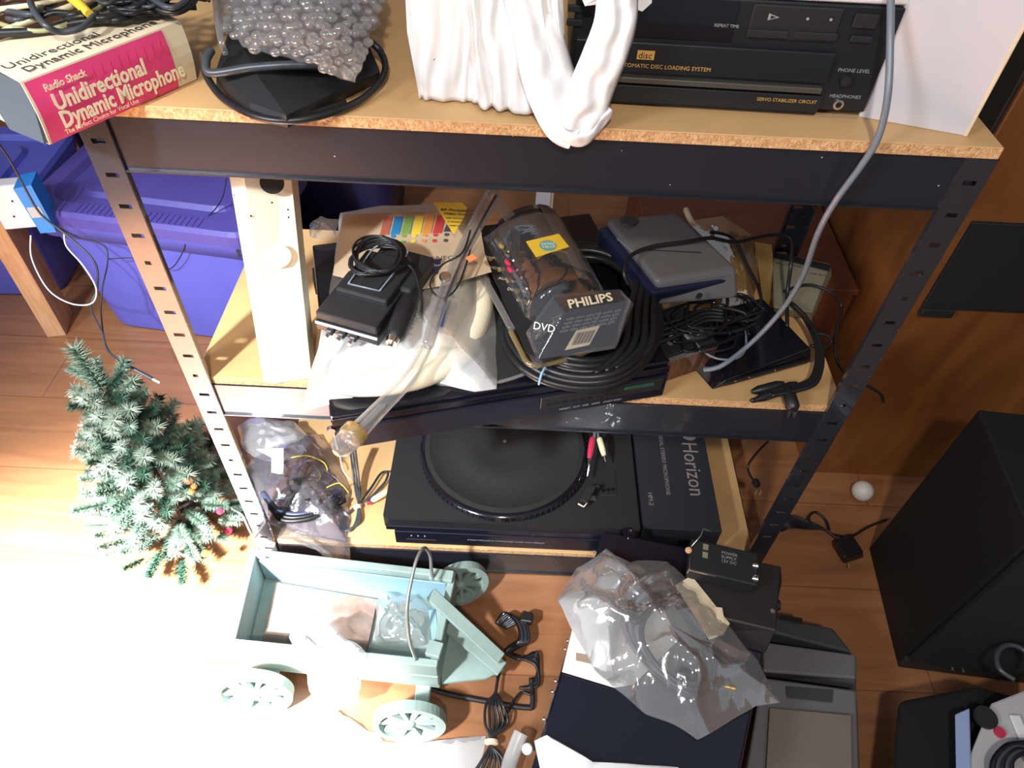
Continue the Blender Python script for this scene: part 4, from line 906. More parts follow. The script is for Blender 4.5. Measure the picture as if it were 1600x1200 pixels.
for (ua, va, ub, vb, m__) in ((926, 683, 921, 716, m_red), (936, 683, 944, 712, m_ylw)):
    a, b2 = PZ(ua, va, za2+.045), PZ(ub, vb, za2+.032); lathe('plug_sleeve', [(.003, 0), (.0058, .004), (.0058, (b2-a).length*.7), (.0042, (b2-a).length)], m__, pr, a-pr.location, (b2-a), 14)
    cyl('plug_pin', b2-pr.location, .0022, .012, m_silver, pr, (b2-a), 10)
tube('cord', lpts(pr, [PZ(931, 640, za2+.12), PZ(930, 665, za2+.08), PZ(929, 684, za2+.045)]), .0024, m_gcab, pr)
tube('cord', lpts(pr, [PZ(934, 640, za2+.12), PZ(934, 665, za2+.08), PZ(935, 684, za2+.045)]), .0024, m_gcab, pr)
# Horizon box
hz = E('black_software_box', 'black printed box lying flat, right of the lower turntable', 'box', (.688, .012, ZB+.001))
box('box_body', 0, .137, .0, .275, 0, .085, P('black_box_card', (.022, .024, .032), .35), hz, .0008, 1)
hr_ = -math.pi/2; zt3 = .0853
text('lettering', 'Horizon', .042, m_gtxt2, hz, (.091, .195, zt3), (0, 0, hr_), .0002, sx=.88)
cyl('round_emblem', (.108, .214, .085), .0145, .0006, m_gtxt2, hz, (0, 0, 1), 28)
text('lettering', 'UNIVERSAL STEREO MICROPHONE', .0105, m_gtxt2, hz, (.048, .235, zt3), (0, 0, hr_), .0001)
text('lettering', 'HM-2', .012, m_gtxt2, hz, (.014, .075, zt3), (0, 0, hr_), .0001)
# bag of wires
pb = E('clear_bag_of_wires', 'clear plastic bag of wires and white wrap at left end of bottom shelf', 'plastic bag', PZ(460, 780, ZB))
Q = lambda u, v, dz: PZ(u, v, ZB+dz)-pb.location
pillow('bag_film', [Q(u, v, .004) for u, v in [(385, 720), (376, 690), (400, 680), (450, 672), (500, 678), (530, 720), (545, 765), (548, 800), (545, 845), (500, 845), (455, 830), (415, 812), (398, 770)]], .055, m_smoke, pb, cr=.006, fr=32, seed=4, crease=.006, rings=18)
pillow('white_wrap', [Q(u, v, .03) for u, v in [(374, 690), (372, 668), (390, 655), (430, 658), (465, 660), (485, 690), (470, 715), (430, 725), (395, 715)]], .035, m_haze, pb, cr=.006, fr=40, seed=6, crease=.005)
M('paper_tag', [Q(400, 702, .075), Q(443, 700, .075), Q(443, 742, .072), Q(424, 738, .072), Q(424, 715, .074)], [(0, 1, 4), (1, 2, 3, 4)], m_paper, pb)
for k in range(12):
    cu, cv = random.uniform(440, 510), random.uniform(715, 800)
    tube('wire', [Q(cu+random.uniform(15, 38)*math.cos(a), cv+random.uniform(10, 25)*math.sin(a), .012+.02*random.random()) for a in range(6)], random.choice([.0015, .0022, .003]), random.choice([m_rub, m_rub, m_rub2]), pb)
tube('yellow_wire', [Q(455, 715, .062), Q(480, 712, .064), Q(505, 722, .064), Q(512, 735, .06)], .0012, m_yel, pb)
tube('yellow_wire', [Q(510, 762, .060), Q(530, 755, .062), Q(545, 770, .055)], .0012, m_yel, pb)
for u, v in ((490, 770), (497, 785), (480, 782), (516, 775), (475, 760)): lathe('small_fitting', [(.004, 0), (.005, .003), (.003, .007)], m_silver, pb, Q(u, v, .05), (random.uniform(-.5, .5), -.3, .8), 10)
for k in range(3): tube('dark_cable', [Q(410+k*5, 770+k*8, .03), Q(440, 800+k*6, .034), Q(485, 800+k*5, .034), Q(530, 770+k*10, .03)], .005, P('blue_grey_cable', (.05, .06, .12), .4) if k == 0 else m_rub, pb)
pillow('loose_corner', [Q(u, v, .004) for u, v in [(395, 808), (440, 822), (490, 838), (545, 838), (546, 905), (520, 868), (470, 850), (430, 838)]], .012, m_film, pb, cr=.005, fr=60, seed=9, rings=8)
# cord bundle left of turntable
cbn = E('tied_cord_bundle', 'grey cord bundle tied with a white twist beside the lower turntable', 'cord', PZ(562, 785, ZB))
Q2 = lambda u, v, dz: PZ(u, v, ZB+dz)-cbn.location
for k in range(3): tube('cord', [Q2(547+k*4, 700, .07), Q2(551+k*4, 735, .035), Q2(556+k*3, 770, .016), Q2(560, 788, .012), Q2(556+k*3, 815, .008), Q2(545-k*5, 830, .006), Q2(536-k*2, 815, .006), Q2(548, 798, .008), Q2(562, 788, .010)], .0022, m_rub2, cbn)
for k in range(2): tube('cord', [Q2(562, 786, .012), Q2(580, 762, .012), Q2(595, 740, .012), Q2(606, 738, .012), Q2(602, 752, .010), Q2(588, 768, .010), Q2(572+k*6, 784, .010)], .0024, m_rub2, cbn)
lathe('white_twist', [(.005, 0), (.008, .002), (.007, .006), (.004, .008)], m_white, cbn, Q2(558, 790, .010), (.3, -1, 0), 12)
a, b2 = Q2(580, 783, .012), Q2(608, 766, .014); lathe('plug_sleeve', [(.003, 0), (.0058, .005), (.0065, (b2-a).length*.7), (.004, (b2-a).length)], m_ylw, cbn, a, (b2-a), 14)
cyl('red_plug', Q2(574, 788, .012), .003, .009, m_red, cbn, (b2-a), 10)
tube('cord', [Q2(531, 712, .05), Q2(536, 735, .03), Q2(548, 750, .02)], .0013, m_white, cbn)
# hanging plug at right
hp = E('hanging_plug', 'black two-prong plug on a thin cord hanging right of the bottom shelf box', 'power cord', PY(1180, 740, .12))
tube('cord', lpts(hp, [PY(1200, 690, .20), PY(1185, 705, .16), PY(1170, 725, .13), PY(1170, 738, .12), PY(1178, 752, .11)]), .0022, m_rub, hp)
a, b2 = PY(1178, 750, .11), PY(1187, 764, .11); lathe('plug_body', [(.003, 0), (.007, .006), (.007, .016), (.005, .02)], m_rub, hp, a-hp.location, (b2-a), 12)
for k in (-1, 1): box('plug_prong', -.0006, .0006, -.0025, .0025, -.014, 0, m_silver, hp).location = b2-hp.location+Vector((.004*k, -.002, -.002))
# ---------------------------------------------------------------- FLOOR LEFT: christmas tree
tr = E('small_artificial_tree', 'small frosted artificial Christmas tree standing on the floor by the left post', 'christmas tree', (-.185, .075, 0))
lathe('trunk', [(.010, 0), (.009, .1), (.004, .40)], m_bark, tr, seg=8)
lathe('stand', [(.05, 0), (.05, .006), (.016, .02), (.012, .035)], m_bark, tr, seg=20)
def branch_mesh(name, L_, nn, mat, rad):
    b = bmesh.new()
    for k in range(nn):
        t = (k+.5)/nn; p = Vector((0, 0, t*L_)); a = k*2.4+random.random(); tilt = random.uniform(.5, .95)
        d = Vector((math.cos(a)*math.sin(tilt+.35), math.sin(a)*math.sin(tilt+.35), math.cos(tilt+.35))); ln = rad*random.uniform(.8, 1.2)*(1 if t > .12 else .5)
        s = d.cross(Vector((0, 0, 1))).normalized()*.0011; q = p+d*ln; s2 = d.cross(s).normalized()*.0011
        v = [b.verts.new(p-s), b.verts.new(p+s), b.verts.new(q)]; b.faces.new(v)
        v = [b.verts.new(p-s2), b.verts.new(p+s2), b.verts.new(q)]; b.faces.new(v)
    o = BM(name, b, mat, tr)
    return o
protos = [branch_mesh('branch', .075, 260, m_grn1, .017), branch_mesh('branch', .07, 240, m_grn2, .016), branch_mesh('branch', .07, 260, P('pale_green_needles', (.34, .43, .35), .6), .018)]
used = [False]*3
def put(i, loc, d, s):
    global used
    o = protos[i] if not used[i] else protos[i].copy()
    if used[i]: C.objects.link(o)
    used[i] = True; o.location = loc; o.rotation_euler = Vector(d).to_track_quat('Z', 'Y').to_euler(); o.scale = (s if s < 1.3 else 1.1, s if s < 1.3 else 1.1, s)
put(0, (-.006, 0, .385), (-.12, .05, 1), 1.25)
random.seed(11)
for lev in range(15):
    z = .03+lev*.0255; R_ = .165*(1-z/.46)**.9+.014; n = max(7, int(28*(1-z/.52)))
    for k in range(n):
        a = 2*math.pi*(k+random.random()*.6)/n+lev*.7; up_ = random.uniform(.05, .75)+z*1.2
        r0 = max(.004, R_-.06)*random.uniform(.35, 1); base_ = Vector((math.cos(a)*r0, math.sin(a)*r0, z+random.uniform(-.012, .012)))
        put(random.choice([0, 1, 2, 2]), base_, (math.cos(a), math.sin(a), up_), random.uniform(.65, 1.0))
lathe('glass_ornament', [(.0, .0), (.008, .002), (.011, .009), (.007, .017), (.002, .021)], m_ornam, tr, (.085, -.03, .20), (0, -.4, 1), 16)
for (x, y, z) in ((.093, -.04, .196), (.088, -.045, .186)): lathe('small_berry', [(.0, -.006), (.005, -.003), (.006, .001), (.003, .005)], m_ornam, tr, (x, y, z), (0, 0, 1), 10)
for (x, y, z, m__) in ((.12, -.08, .11, m_ornam), (.125, -.05, .135, m_red), (.13, -.06, .085, m_red), (.105, -.11, .09, m_yel)): lathe('small_berry', [(.0, -.006), (.006, -.003), (.007, .001), (.003, .006)], m__, tr, (x, y, z), (0, 0, 1), 10)
cord('light_string_cable', 'white cord curving from the tree past the left post foot', [PZ(362, 795, .10), PZ(378, 805, .09), PZ(388, 825, .085), PZ(398, 845, .09), PZ(410, 868, .125), PZ(414, 872, .135)], .0018, m_white)
# ---------------------------------------------------------------- FLOOR FRONT: toy wagon
hw = .13
A_, B_, C__, D_ = (PZ(391, 856, hw), PZ(712, 893, hw), PZ(683, 1042, hw), PZ(352, 1008, hw))
wg_ = E('wooden_toy_wagon', 'sage green wooden toy wagon with spoked wheels and a wire bail', 'toy wagon', (0.19, -.14, 0))
for p in (A_, B_, C__, D_): p -= wg_.location
def plank(name, p, q, z0, z1, t, mat, inward, par=wg_, bev=.0015):
    d = (q-p); d.z = 0; d.normalize(); n_ = Vector((-d.y, d.x, 0))*t*inward
    P0, Q0 = Vector((p.x, p.y, z0)), Vector((q.x, q.y, z0)); up_ = Vector((0, 0, z1-z0))
    c8 = [P0, Q0, Q0+n_, P0+n_]; c8 += [v+up_ for v in c8]
    return hexa(name, c8, mat, par, bev, 1)
t = .012
for z0, z1 in ((.046, .086), (.089, hw)):
    plank('side_plank', D_, C__, z0, z1, t, m_sage, 1); plank('side_plank', A_, B_, z0, z1, t, m_sage, -1)
ei = Vector((0, .0125, 0))
plank('end_board', A_-ei, D_+ei, .0465, hw-.0005, t, m_sage, 1); plank('end_board', B_-ei, C__+ei, .0465, hw-.0005, t, m_sage, -1)
plank('blue_lining', A_+Vector((.014, -.0135, 0)), B_+Vector((-.014, -.0135, 0)), .052, hw-.014, .003, m_sagel, -1)
fl = hexa('wagon_floor', [Vector((p.x, p.y, .042)) for p in (D_, C__, B_, A_)]+[Vector((p.x, p.y, .050)) for p in (D_, C__, B_, A_)], m_sage, wg_)
plank('lower_skirt', D_+Vector((.05, .006, 0)), C__+Vector((.0, .006, 0)), .022, .043, .01, m_sage, 1)
for (p, s) in ((D_.lerp(C__, .04), 1), (D_.lerp(C__, .97), 1)):
    pass
brd = hexa('inner_board', [D_.lerp(C__, .10).lerp(A_.lerp(B_, .10), .18), D_.lerp(C__, .62).lerp(A_.lerp(B_, .62), .12), D_.lerp(C__, .62).lerp(A_.lerp(B_, .62), .80), D_.lerp(C__, .10).lerp(A_.lerp(B_, .10), .86)]*2, m_rust, wg_)
for i, v in enumerate(brd.data.vertices): v.co.z = .0505 if i < 4 else .060
def wheel(c, r, ax=(0, -1, 0), tilt=.0):
    wh = lathe('wheel', [(r-.010, -.008), (r, -.008), (r, .008), (r-.010, .008), (r-.010, -.008)], m_sage, wg_, c, ax, 40, False)
    q = Vector((0, 0, 1)).rotation_difference(Vector(ax))
    for k in range(10):
        a = 2*math.pi*k/10; d = q @ Vector((math.cos(a), math.sin(a), 0)); s = q @ Vector((-math.sin(a), math.cos(a), 0))*.0028; n_ = Vector(ax).normalized()*.003
        p, e_ = Vector(c)+d*.006, Vector(c)+d*(r-.008)
        hexa('spoke', [p-s-n_, e_-s*1.6-n_, e_+s*1.6-n_, p+s-n_, p-s+n_, e_-s*1.6+n_, e_+s*1.6+n_, p+s+n_], m_sage, wh)
    lathe('hub', [(.008, -.006), (.010, .004), (.006, .010), (.002, .011)], m_sage, wh, c, ax, 16)
wheel(PZ(398, 1082, .060)-wg_.location, .060, (.08, -1, .12))
wheel(PZ(640, 1128, .057)-wg_.location, .057, (.05, -1, .12))
wheel(Vector((.372, -.052, .052))-wg_.location, .050, (.3, -.9, .2)); wheel(Vector((.03, .01, .052))-wg_.location-Vector((0, .055, 0)), .044, (0, -1, 0))
for x in (.072, .325): box('axle_block', x-.012, x+.012, -.262, -.06, .030, .046, m_sage, wg_, .002, 1).location = -wg_.location
lathe('axle_pin', [(.005, 0), (.005, .028)], m_sage, wg_, Vector((.312, -.262, .05))-wg_.location, (0, -.9, 0), 12)
# wire bail and front A-frame
W3 = lambda u, v, z: PZ(u, v, z)-wg_.location
tube('wire_bail', [W3(650, 1031, hw+.002), W3(640, 1000, hw+.03), W3(636, 950, hw+.07), W3(643, 905, hw+.09), W3(652, 872, hw+.10), W3(663, 856, hw+.09), W3(672, 868, hw+.06), W3(674, 890, hw+.03), W3(677, 905, hw+.004)], .0028, P('dull_wire', (.30, .32, .30), .4, metal=.6), wg_, 8)
def bar(name, p, q, w_, h_, mat=m_sage):
    d = (q-p).normalized(); s = d.cross(Vector((0, 0, 1))).normalized()*w_/2; u_ = s.cross(d).normalized()*h_/2
    return hexa(name, [p-s-u_, q-s-u_, q+s-u_, p+s-u_, p-s+u_, q-s+u_, q+s+u_, p+s+u_], mat, wg_, .0012, 1)
bar('tongue_slat', W3(672, 928, hw+.022), W3(782, 1030, .075), .022, .008)
bar('tongue_slat', W3(700, 975, .085), W3(784, 1046, .055), .026, .008)
bar('corner_block', W3(672, 897, hw+.004), W3(708, 902, hw+.004), .02, .01); bar('corner_block', W3(668, 1012, hw+.004), W3(690, 1018, hw+.004), .024, .012); bar('corner_block', W3(676, 960, .10), W3(682, 1010, .10), .012, .04, m_sagel)
poly3b = [W3(690, 960, .04), W3(740, 975, .04), W3(788, 1048, .035), W3(760, 1062, .035), W3(690, 1068, .04)]
prism('tongue_plate', [(p.x, p.y) for p in poly3b], .034, .042, m_sage, wg_, .001)
# clear plastic in and on the wagon
ps = E('clear_bag_in_wagon', 'crumpled clear plastic lying at the right end inside the wagon', 'plastic scrap', PZ(620, 980, .062))
pillow('film', [PZ(u, v, .062)-ps.location for u, v in [(585, 945), (600, 925), (650, 930), (672, 950), (668, 1005), (640, 1018), (590, 1008)]], .022, m_film, ps, cr=.008, fr=50, seed=12, crease=.008)
ps = E('clear_bag_over_wagon', 'crumpled clear plastic bag draped over the near side of the wagon', 'plastic bag', PZ(520, 1020, hw))
pillow('film', [PZ(u, v, z)-ps.location for u, v, z in [(450, 1000, hw+.012), (470, 980, hw+.014), (510, 972, hw+.016), (540, 988, hw+.014), (572, 1020, hw+.012), (566, 1050, .125), (566, 1100, .07), (530, 1106, .07), (500, 1110, .07), (476, 1060, .11)]], .022, m_haze, ps, cr=.010, fr=45, seed=14, crease=.012, under=False)
# clear crinkled sheet on the floor
sh = E('crinkled_floor_sheet', 'crinkled white plastic sheet spread on the floor in front of the wagon', 'plastic sheet', PZ(600, 1180, 0))
pillow('sheet', [PZ(u, v, .002)-sh.location for u, v in [(420, 1120), (520, 1105), (600, 1155), (690, 1160), (760, 1150), (740, 1260), (420, 1260)]], .006, m_haze, sh, cr=.006, fr=45, seed=21, crease=.004)
# cords on the floor between wagon and black box
rod = E('black_bent_rod', 'thin black bent metal rod on the floor right of the wagon', 'rod', PZ(825, 1103, .006))
tube('rod', [PZ(u, v, .006)-rod.location for u, v in [(640, 1062), (690, 1082), (770, 1098), (822, 1106), (832, 1100), (830, 1060)]], .0045, m_blkm, rod, 8, 6)
cs = E('black_cord_with_tie', 'bundled black cord bound with a cream tie at the bottom of the photo', 'cord', PZ(768, 1160, .01))
Q3 = lambda u, v, dz: PZ(u, v, dz)-cs.location
for k in range(6): tube('cord', [Q3(778+k, 1042, .02), Q3(775, 1080, .02), Q3(760+k*5, 1100, .02+.003*k), Q3(758+k*7, 1130, .022), Q3(767, 1158, .02), Q3(755+k*6, 1185, .018), Q3(735+k*12, 1215, .012)], .0024, m_rub, cs)
tube('cord', [Q3(767, 1158, .02), Q3(785, 1130, .016), Q3(800, 1100, .014), Q3(815, 1082, .012), Q3(830, 1085, .012), Q3(832, 1070, .012)], .0024, m_rub, cs)
lathe('cream_tie', [(.006, -.003), (.011, -.001), (.011, .004), (.006, .006)], m_card, cs, Q3(768, 1158, .02), (0, -1, 0), 14)
cs = E('black_plug_bundle', 'glossy black cord bundle with plug on the floor beside the wagon tongue', 'cord', PZ(805, 1010, .01))
for k in range(8): tube('cord', [Q3_ - cs.location for Q3_ in [PZ(775+k*2, 975+k, .02), PZ(790+k*3, 958+k*2, .03), PZ(808+k*2, 975, .032), PZ(812+k*2, 1000, .028), PZ(795+k*2, 1012, .02), PZ(790+k, 1020, .016), PZ(812+k, 1030, .016), PZ(838, 1020+k*3, .014), PZ(840, 1050+k*3, .010), PZ(832-k*3, 1075, .008)]], .0028, m_rub if k % 3 else m_blkg, cs)
hexa('plug_body', [p-cs.location for p in (PZ(812, 975, .02), PZ(832, 978, .02), PZ(835, 962, .02), PZ(815, 958, .02), PZ(812, 970, .04), PZ(832, 973, .04), PZ(833, 957, .04), PZ(817, 953, .04))], m_rub, cs, .003, 2)
wp_ = E('white_plastic_roll', 'rolled white translucent plastic standing on the floor at the bottom edge', 'plastic roll', PZ(805, 1180, .01))
tube('roll', [PZ(814, 1145, .03)-wp_.location, PZ(806, 1165, .025)-wp_.location, PZ(797, 1190, .02)-wp_.location, PZ(792, 1215, .02)-wp_.location], .012, m_haze, wp_, 12)
lathe('cap_disc', [(.008, 0), (.009, .003), (.007, .006)], m_white, wp_, PZ(824, 1170, .03)-wp_.location, (0, -.4, 1), 16)
# ---------------------------------------------------------------- FLOOR FRONT RIGHT: black equipment box
hb_ = .215
k0, k1, k2, k3 = PZ(942, 828, hb_), PZ(1222, 884, hb_), PZ(1150, 1240, hb_), PZ(826, 1215, hb_)
k0.y = min(k0.y, -.012); 
eb = E('black_equipment_case', 'large glossy black equipment case on the floor before the shelf', 'equipment case', (k3.x, k3.y, 0))
kk = [p-Vector((k3.x, k3.y, 0)) for p in (k3, k2, k1, k0)]
hexa('case_body', [Vector((p.x, p.y, .004)) for p in kk]+[Vector((p.x, p.y, hb_)) for p in kk], m_bluebag, eb, .004, 2)
l0 = kk[3]; l3 = kk[0]
for s in (.10, .50, .535, .66, .70, .80): cyl('screw', l0.lerp(l3, s)+Vector((-.002, 0, -.006)), .0032, .003, m_silver, eb, (-1, 0, 0), 10)
lathe('round_socket', [(.010, 0), (.010, .002), (.006, .0022), (.004, .0005)], m_blkg, eb, PZ(983, 833, hb_+.0005)-eb.location, (0, 0, 1), 22)
# raised black housing on the case
hs = E('black_metal_housing', 'brown-black metal housing on the rear right corner of the equipment case', 'housing', PZ(1180, 960, hb_))
H3 = lambda u, v, z: PZ(u, v, z)-hs.location
hexa('housing_body', [H3(1075, 985, hb_+.001), H3(1195, 1022, hb_+.001), H3(1222, 910, hb_+.001), H3(1085, 880, hb_+.001), H3(1085, 955, hb_+.035), H3(1213, 985, hb_+.035), H3(1220, 884, hb_+.035), H3(1092, 862, hb_+.035)], P('brown_black_metal', (.022, .017, .017), .45, bump=.1, bscale=400), hs, .0015, 1)
cyl('screw', H3(1207, 955, hb_+.0352), .0035, .0012, m_silver, hs); cyl('knob', H3(1207, 945, hb_+.02), .008, .010, m_rub, hs, (1, 0, 0), 16)
bp2, L = frame('black_power_brick', 'black power brick with metal corners on top of the housing', 'power adapter', PZ(1072, 900, hb_+.044), PZ(1178, 925, hb_+.044))
box('brick_body', 0, L, 0, .055, -.006, .020, m_blkm, bp2, .002, 2)
box('silver_corner', -.001, .001, .0, .02, .008, .022, m_silver, bp2); box('silver_corner', 0, .04, -.001, .001, .018, .0212, m_silver, bp2)
for k in (0, 1): box('olive_dot', .018, .026, .026+.014*k, .036+.014*k, .0198, .0206, m_olive, bp2); cyl('terminal', (L-.006, .012+.022*k, .018), .0048, .008, m_silver, bp2, (1, -.2, .5), 12)
text('lettering', 'POWER\nSUPPLY\n12V DC', .007, m_gtxt, bp2, (.046, .040, .0202), (0, 0, 0), .0001)
lathe('orange_cap', [(.0, .0), (.005, .001), (.005, .006), (.002, .008)], P('tan_cap', (.6, .34, .18), .5), bp2, (-.002, .035, .016), (-.3, -.6, 1), 14)
tube('bent_wire', [(0, .038, .022), (.012, .058, .028), (.014, .07, .03), (.028, .068, .03)], .0012, m_silver, bp2, 6, 1, sm=False)
# papers under bag
pp = E('cream_card_sheet', 'cream paper card under the cable bag on the equipment case', 'paper', PZ(930, 1040, hb_+.002))
poly3('card', [PZ(u, v, hb_+.003)-pp.location for u, v in [(878, 1050), (900, 960), (1010, 900), (1060, 1000), (990, 1070), (960, 1075)]], m_paper, pp, .0012)
poly3('dark_print', [PZ(u, v, hb_+.0046)-pp.location for u, v in [(900, 1020), (925, 1024), (935, 1040), (900, 1032)]], P('brown_print', (.35, .25, .18), .6), pp, .0004)
pp = E('cream_tab_card', 'narrow cream folded card beside the bagged cable', 'paper', PZ(1100, 930, hb_+.04))
poly3('card', [PZ(u, v, hb_+.036)-pp.location for u, v in [(1055, 915), (1080, 900), (1140, 975), (1130, 992), (1108, 1000)]], m_card, pp, .0015)
poly3('tab', [PZ(u, v, hb_+.040)-pp.location for u, v in [(1108, 948), (1128, 950), (1132, 972), (1118, 965)]], m_card, pp, .0012)
# bagged cable
bg = E('bagged_grey_cable', 'clear plastic bag with a coiled grey cable on the equipment case', 'plastic bag', PZ(1040, 1030, hb_))
B3 = lambda u, v, dz: PZ(u, v, hb_+dz)-bg.location
pillow('bag_film', [B3(u, v, dz) for u, v, dz in [(870, 936, .012), (900, 885, .02), (925, 868, .03), (952, 854, .03), (968, 880, .03), (1000, 876, .03), (1042, 880, .03), (1080, 915, .03), (1130, 970, .03), (1185, 1030, .02), (1205, 1070, .012), (1222, 1100, .012), (1180, 1105, .01), (1140, 1130, .006), (1090, 1155, .004), (1060, 1140, .004), (1010, 1115, .004), (960, 1075, .004), (930, 1045, .006), (895, 975, .010)]], .040, m_filmh, bg, cr=.007, fr=21, seed=17, crease=.010, rings=26, sub=8)
pillow('milky_part', [B3(u, v, .014) for u, v in [(872, 938), (905, 888), (950, 862), (990, 885), (985, 930), (965, 1000), (960, 1060), (925, 1040), (898, 985)]], .026, m_haze, bg, cr=.005, fr=20, seed=18, crease=.004)
for k in range(6):
    cpt = [(985, 930), (1020, 905), (1062, 915), (1092, 960), (1112, 1010), (1118, 1060), (1085, 1085), (1040, 1062), (1000, 1025), (975, 975)]
    s = 1-.05*k
    tube('cable_turn', [B3((u-1045)*s+1045+k*2, (v-995)*s+995+k*3, .014+.004*k+.003*math.sin(i+k)) for i, (u, v) in enumerate(cpt)], .0042, m_rub2 if k % 2 else P('mid_grey_cable', (.18, .16, .18), .35), bg, 8, 8, closed=True)
tube('cable_end', [B3(985, 940, .03), B3(990, 970, .034), B3(1010, 960, .036), B3(1020, 935, .036), B3(1050, 925, .034)], .0055, m_rub, bg, 10)
lathe('cable_plug', [(.004, 0), (.008, .004), (.008, .02), (.005, .026)], m_rub, bg, B3(1060, 1050, .036), (.8, -.2, 0), 14)
for u, v in ((1132, 1072), (1140, 1074)): lathe('gold_pin', [(.002, 0), (.003, .002), (.003, .008)], m_gold, bg, B3(u, v, .03), (.9, -.2, 0), 10)
# white bag at bottom edge
wb2 = E('white_bag_edge', 'white plastic bag lying on the case at the bottom edge', 'plastic bag', PZ(870, 1180, hb_+.004))
pillow('bag', [PZ(u, v, hb_+.004)-wb2.location for u, v in [(836, 1158), (856, 1150), (880, 1170), (905, 1188), (960, 1196), (1060, 1200), (1060, 1240), (850, 1250)]], .008, m_bagw, wb2, cr=.003, fr=40, seed=23, rings=8)
# ---------------------------------------------------------------- grey device right of case
sc = E('grey_printer', 'dark grey plastic printer with a sloped brown-tinted lid right of the equipment case', 'printer', (.95, -.25, 0))
z1_, z2_ = .10, .135
Sx = lambda u, v, z: PZ(u, v, z)-sc.location
hexa('rear_hump', [Sx(1195, 1030, .02), Sx(1335, 1075, .02), Sx(1325, 1030, .03), Sx(1200, 980, .03), Sx(1195, 985, .10), Sx(1332, 1020, .10), Sx(1300, 980, .10), Sx(1200, 962, .10)], m_greyd, sc, .004, 3)
hexa('rear_band', [Sx(1190, 1060, .04), Sx(1338, 1090, .04), Sx(1338, 1060, .04), Sx(1190, 1030, .04), Sx(1192, 1050, .115), Sx(1338, 1060, .115), Sx(1338, 1022, .115), Sx(1192, 1002, .115)], m_grey, sc, .004, 3)
hexa('body', [Sx(1150, 1260, .002), Sx(1345, 1270, .002), Sx(1340, 1110, .002), Sx(1185, 1090, .002), Sx(1160, 1240, .10), Sx(1343, 1240, .10), Sx(1338, 1078, .115), Sx(1190, 1058, .115)], m_grey, sc, .004, 3)
hexa('lid_panel', [Sx(1195, 1235, .1045), Sx(1333, 1240, .1045), Sx(1331, 1120, .1145), Sx(1202, 1108, .1145), Sx(1195, 1233, .108), Sx(1333, 1238, .108), Sx(1331, 1116, .119), Sx(1202, 1104, .119)], P('brown_grey_lid', (.17, .14, .12), .4), sc, .0025, 3)
hexa('finger_notch', [Sx(1230, 1090, .1155), Sx(1300, 1098, .1155), Sx(1302, 1078, .1155), Sx(1228, 1072, .1155), Sx(1230, 1090, .117), Sx(1300, 1098, .117), Sx(1302, 1078, .117), Sx(1228, 1072, .117)], m_greyd, sc, .0005, 1)
hexa('rear_slot', [Sx(1218, 968, .085), Sx(1253, 976, .085), Sx(1254, 966, .085), Sx(1218, 960, .085), Sx(1218, 966, .104), Sx(1253, 974, .104), Sx(1254, 966, .104), Sx(1218, 960, .104)], m_hole, sc)
# ---------------------------------------------------------------- right: speakers, ball, cord bundle
sp = E('black_floor_speaker', 'large black loudspeaker standing on the floor at the right edge', 'speaker', (1.150, -.144, 0), 0)
sp.rotation_euler = (0, 0, math.radians(-5))
box('cabinet', 0, .34, .006, .235, 0, .425, P('black_vinyl', (.005, .005, .006), .6, bump=.3, bscale=300), sp, .003, 2)
box('grille', .006, .334, -.008, .006, .035, .42, m_cloth, sp, .004, 2)
box('grille_frame', .0, .34, -.003, .006, .0, .034, m_blkm, sp, .002, 1)
for k in (0, 1): cyl('screw', (.085+.018*k, -.0035, .020), .003, .002, m_silver, sp, (0, -1, 0), 10)
sp2 = E('black_bag_case', 'black soft case in the lower right corner in front of the speaker', 'case', PZ(1400, 1150, .0))
V_ = [PZ(1395, 1145, .09), PZ(1430, 1110, .10), PZ(1490, 1095, .10)]
hexa('case_body', [Vector((0, -.25, .001)), Vector((.25, -.25, .001)), Vector((.30, .06, .001)), Vector((.02, .0, .001)), PZ(1385, 1250, .14)-sp2.location, PZ(1520, 1250, .14)-sp2.location, PZ(1530, 1068, .14)-sp2.location, PZ(1402, 1092, .13)-sp2.location], m_cloth, sp2, .012, 3)
dm = E('silver_blue_device', 'silver and pale blue device with red button at the bottom right corner', 'device', PZ(1560, 1180, .15))
zq = .17
J = lambda u, v, z: PZ(u, v, z)-dm.location
hexa('silver_body', [J(1497, 1230, .14), J(1640, 1230, .14), J(1640, 1080, .14), J(1545, 1110, .14), J(1497, 1225, zq), J(1640, 1225, zq), J(1640, 1062, zq), J(1548, 1098, zq)], P('silver_plastic', (.48, .47, .48), .35), dm, .004, 2)
hexa('blue_edge', [J(1494, 1225, .14), J(1516, 1225, .14), J(1514, 1110, .14), J(1492, 1120, .14), J(1494, 1220, zq+.004), J(1518, 1220, zq+.004), J(1515, 1106, zq+.004), J(1492, 1116, zq+.004)], P('pale_blue_plastic', (.30, .38, .62), .35), dm, .002, 2)
cyl('red_button', J(1561, 1145, zq+.001), .0075, .004, m_red, dm); cyl('dark_dial', J(1538, 1122, zq+.001), .016, .006, m_blkm, dm, seg=28)
box('white_key', -.008, .008, -.018, .018, 0, .004, m_white, dm, .002, 2).location = J(1592, 1138, zq+.001)
for k in range(5): tube('ribbed_hose', [J(1552+k*8, 1225, zq+.018), J(1552+k*7, 1190, zq+.024), J(1575+k*6, 1165+k*3, zq+.024), J(1610, 1160+k*8, zq+.018)], .0042, m_rub2 if k % 2 else m_navy, dm)
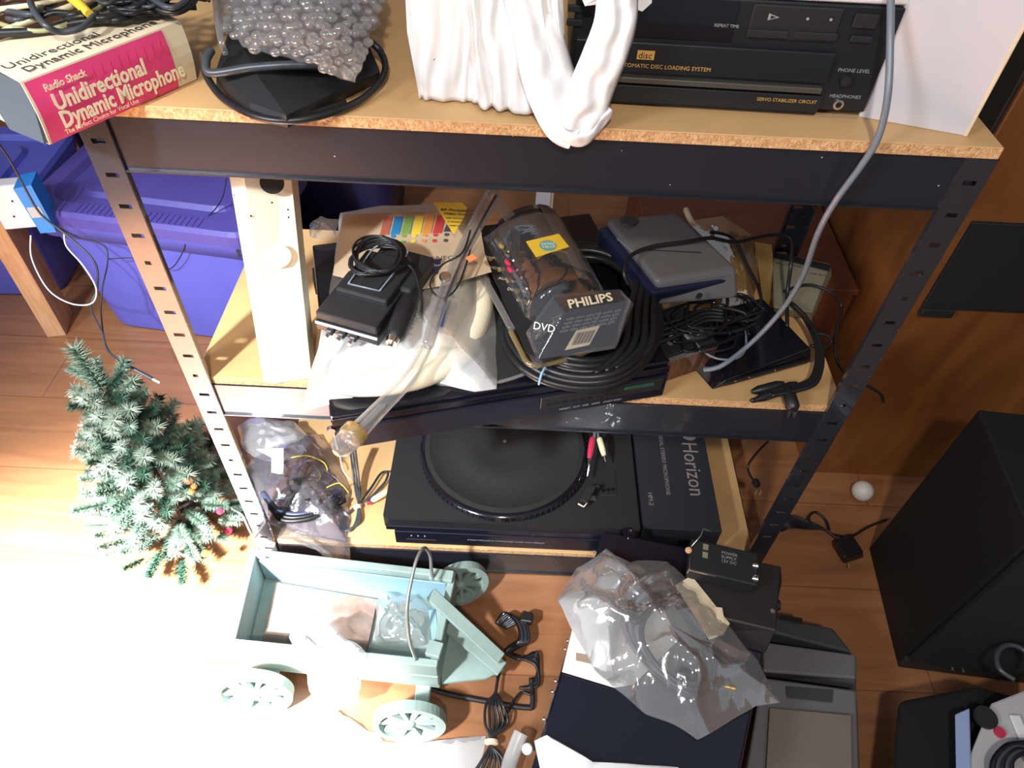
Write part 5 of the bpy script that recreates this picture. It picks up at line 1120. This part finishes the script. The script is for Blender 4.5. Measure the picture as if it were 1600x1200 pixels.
cord('grey_ring_cable', 'dark grey cable ring resting in front of the speaker at right edge', [PZ(1585, 1062, .17), PZ(1562, 1045, .17), PZ(1558, 1022, .17), PZ(1572, 1008, .17), PZ(1594, 1012, .17), PZ(1612, 1030, .17), PZ(1625, 1060, .17)], .0042, m_rub2, 'cable')
gb = E('golf_ball', 'white golf ball on the floor between the cabinet and the speaker', 'ball', (PZ(1348, 767, .0215).x, PZ(1348, 767, .0215).y, 0))
b = bmesh.new(); bmesh.ops.create_icosphere(b, subdivisions=4, radius=.0213); BM('ball', b, m_ball, gb, True).location = (0, 0, .0215)
cbx = E('black_cord_and_block', 'tied black cord with a chunky plug block behind the right post', 'power cord', PZ(1300, 850, .01))
J2 = lambda u, v, z: PZ(u, v, z)-cbx.location
for k in range(7): tube('cord', [J2(1215+k, 818+k*2, .008), J2(1235, 806+k*3, .012+.002*k), J2(1262, 814+k*2, .014), J2(1290, 828, .014), J2(1308, 842, .012)], .0024, m_rub, cbx)
tube('cord', [J2(1268, 820, .016), J2(1264, 808, .018), J2(1275, 800, .018), J2(1290, 812, .016), J2(1296, 828, .014)], .0026, m_rub, cbx)
tube('cord', [J2(1300, 835, .012), J2(1330, 838, .01), J2(1355, 824, .01), J2(1385, 812, .01)], .0026, m_rub, cbx)
hexa('plug_block', [J2(1300, 852, .002), J2(1318, 882, .002), J2(1350, 872, .002), J2(1330, 838, .002), J2(1302, 845, .028), J2(1320, 872, .028), J2(1350, 862, .028), J2(1330, 832, .028)], m_rub, cbx, .004, 2)
cyl('prong', J2(1325, 880, .012), .0015, .010, m_gold, cbx, (0, -1, -.2), 8)
# ---------------------------------------------------------------- finish: put the origin of single-mesh things at their base
bpy.context.view_layer.update()
for o in C.objects:
    if o.type == 'MESH' and o.parent is None and o.get('kind') != 'structure' and o.location.length < 1e-6:
        vs = [v.co for v in o.data.vertices]; c = Vector((sum(v.x for v in vs)/len(vs), sum(v.y for v in vs)/len(vs), min(v.z for v in vs)))
        o.data.transform(Matrix.Translation(-c)); o.location = c
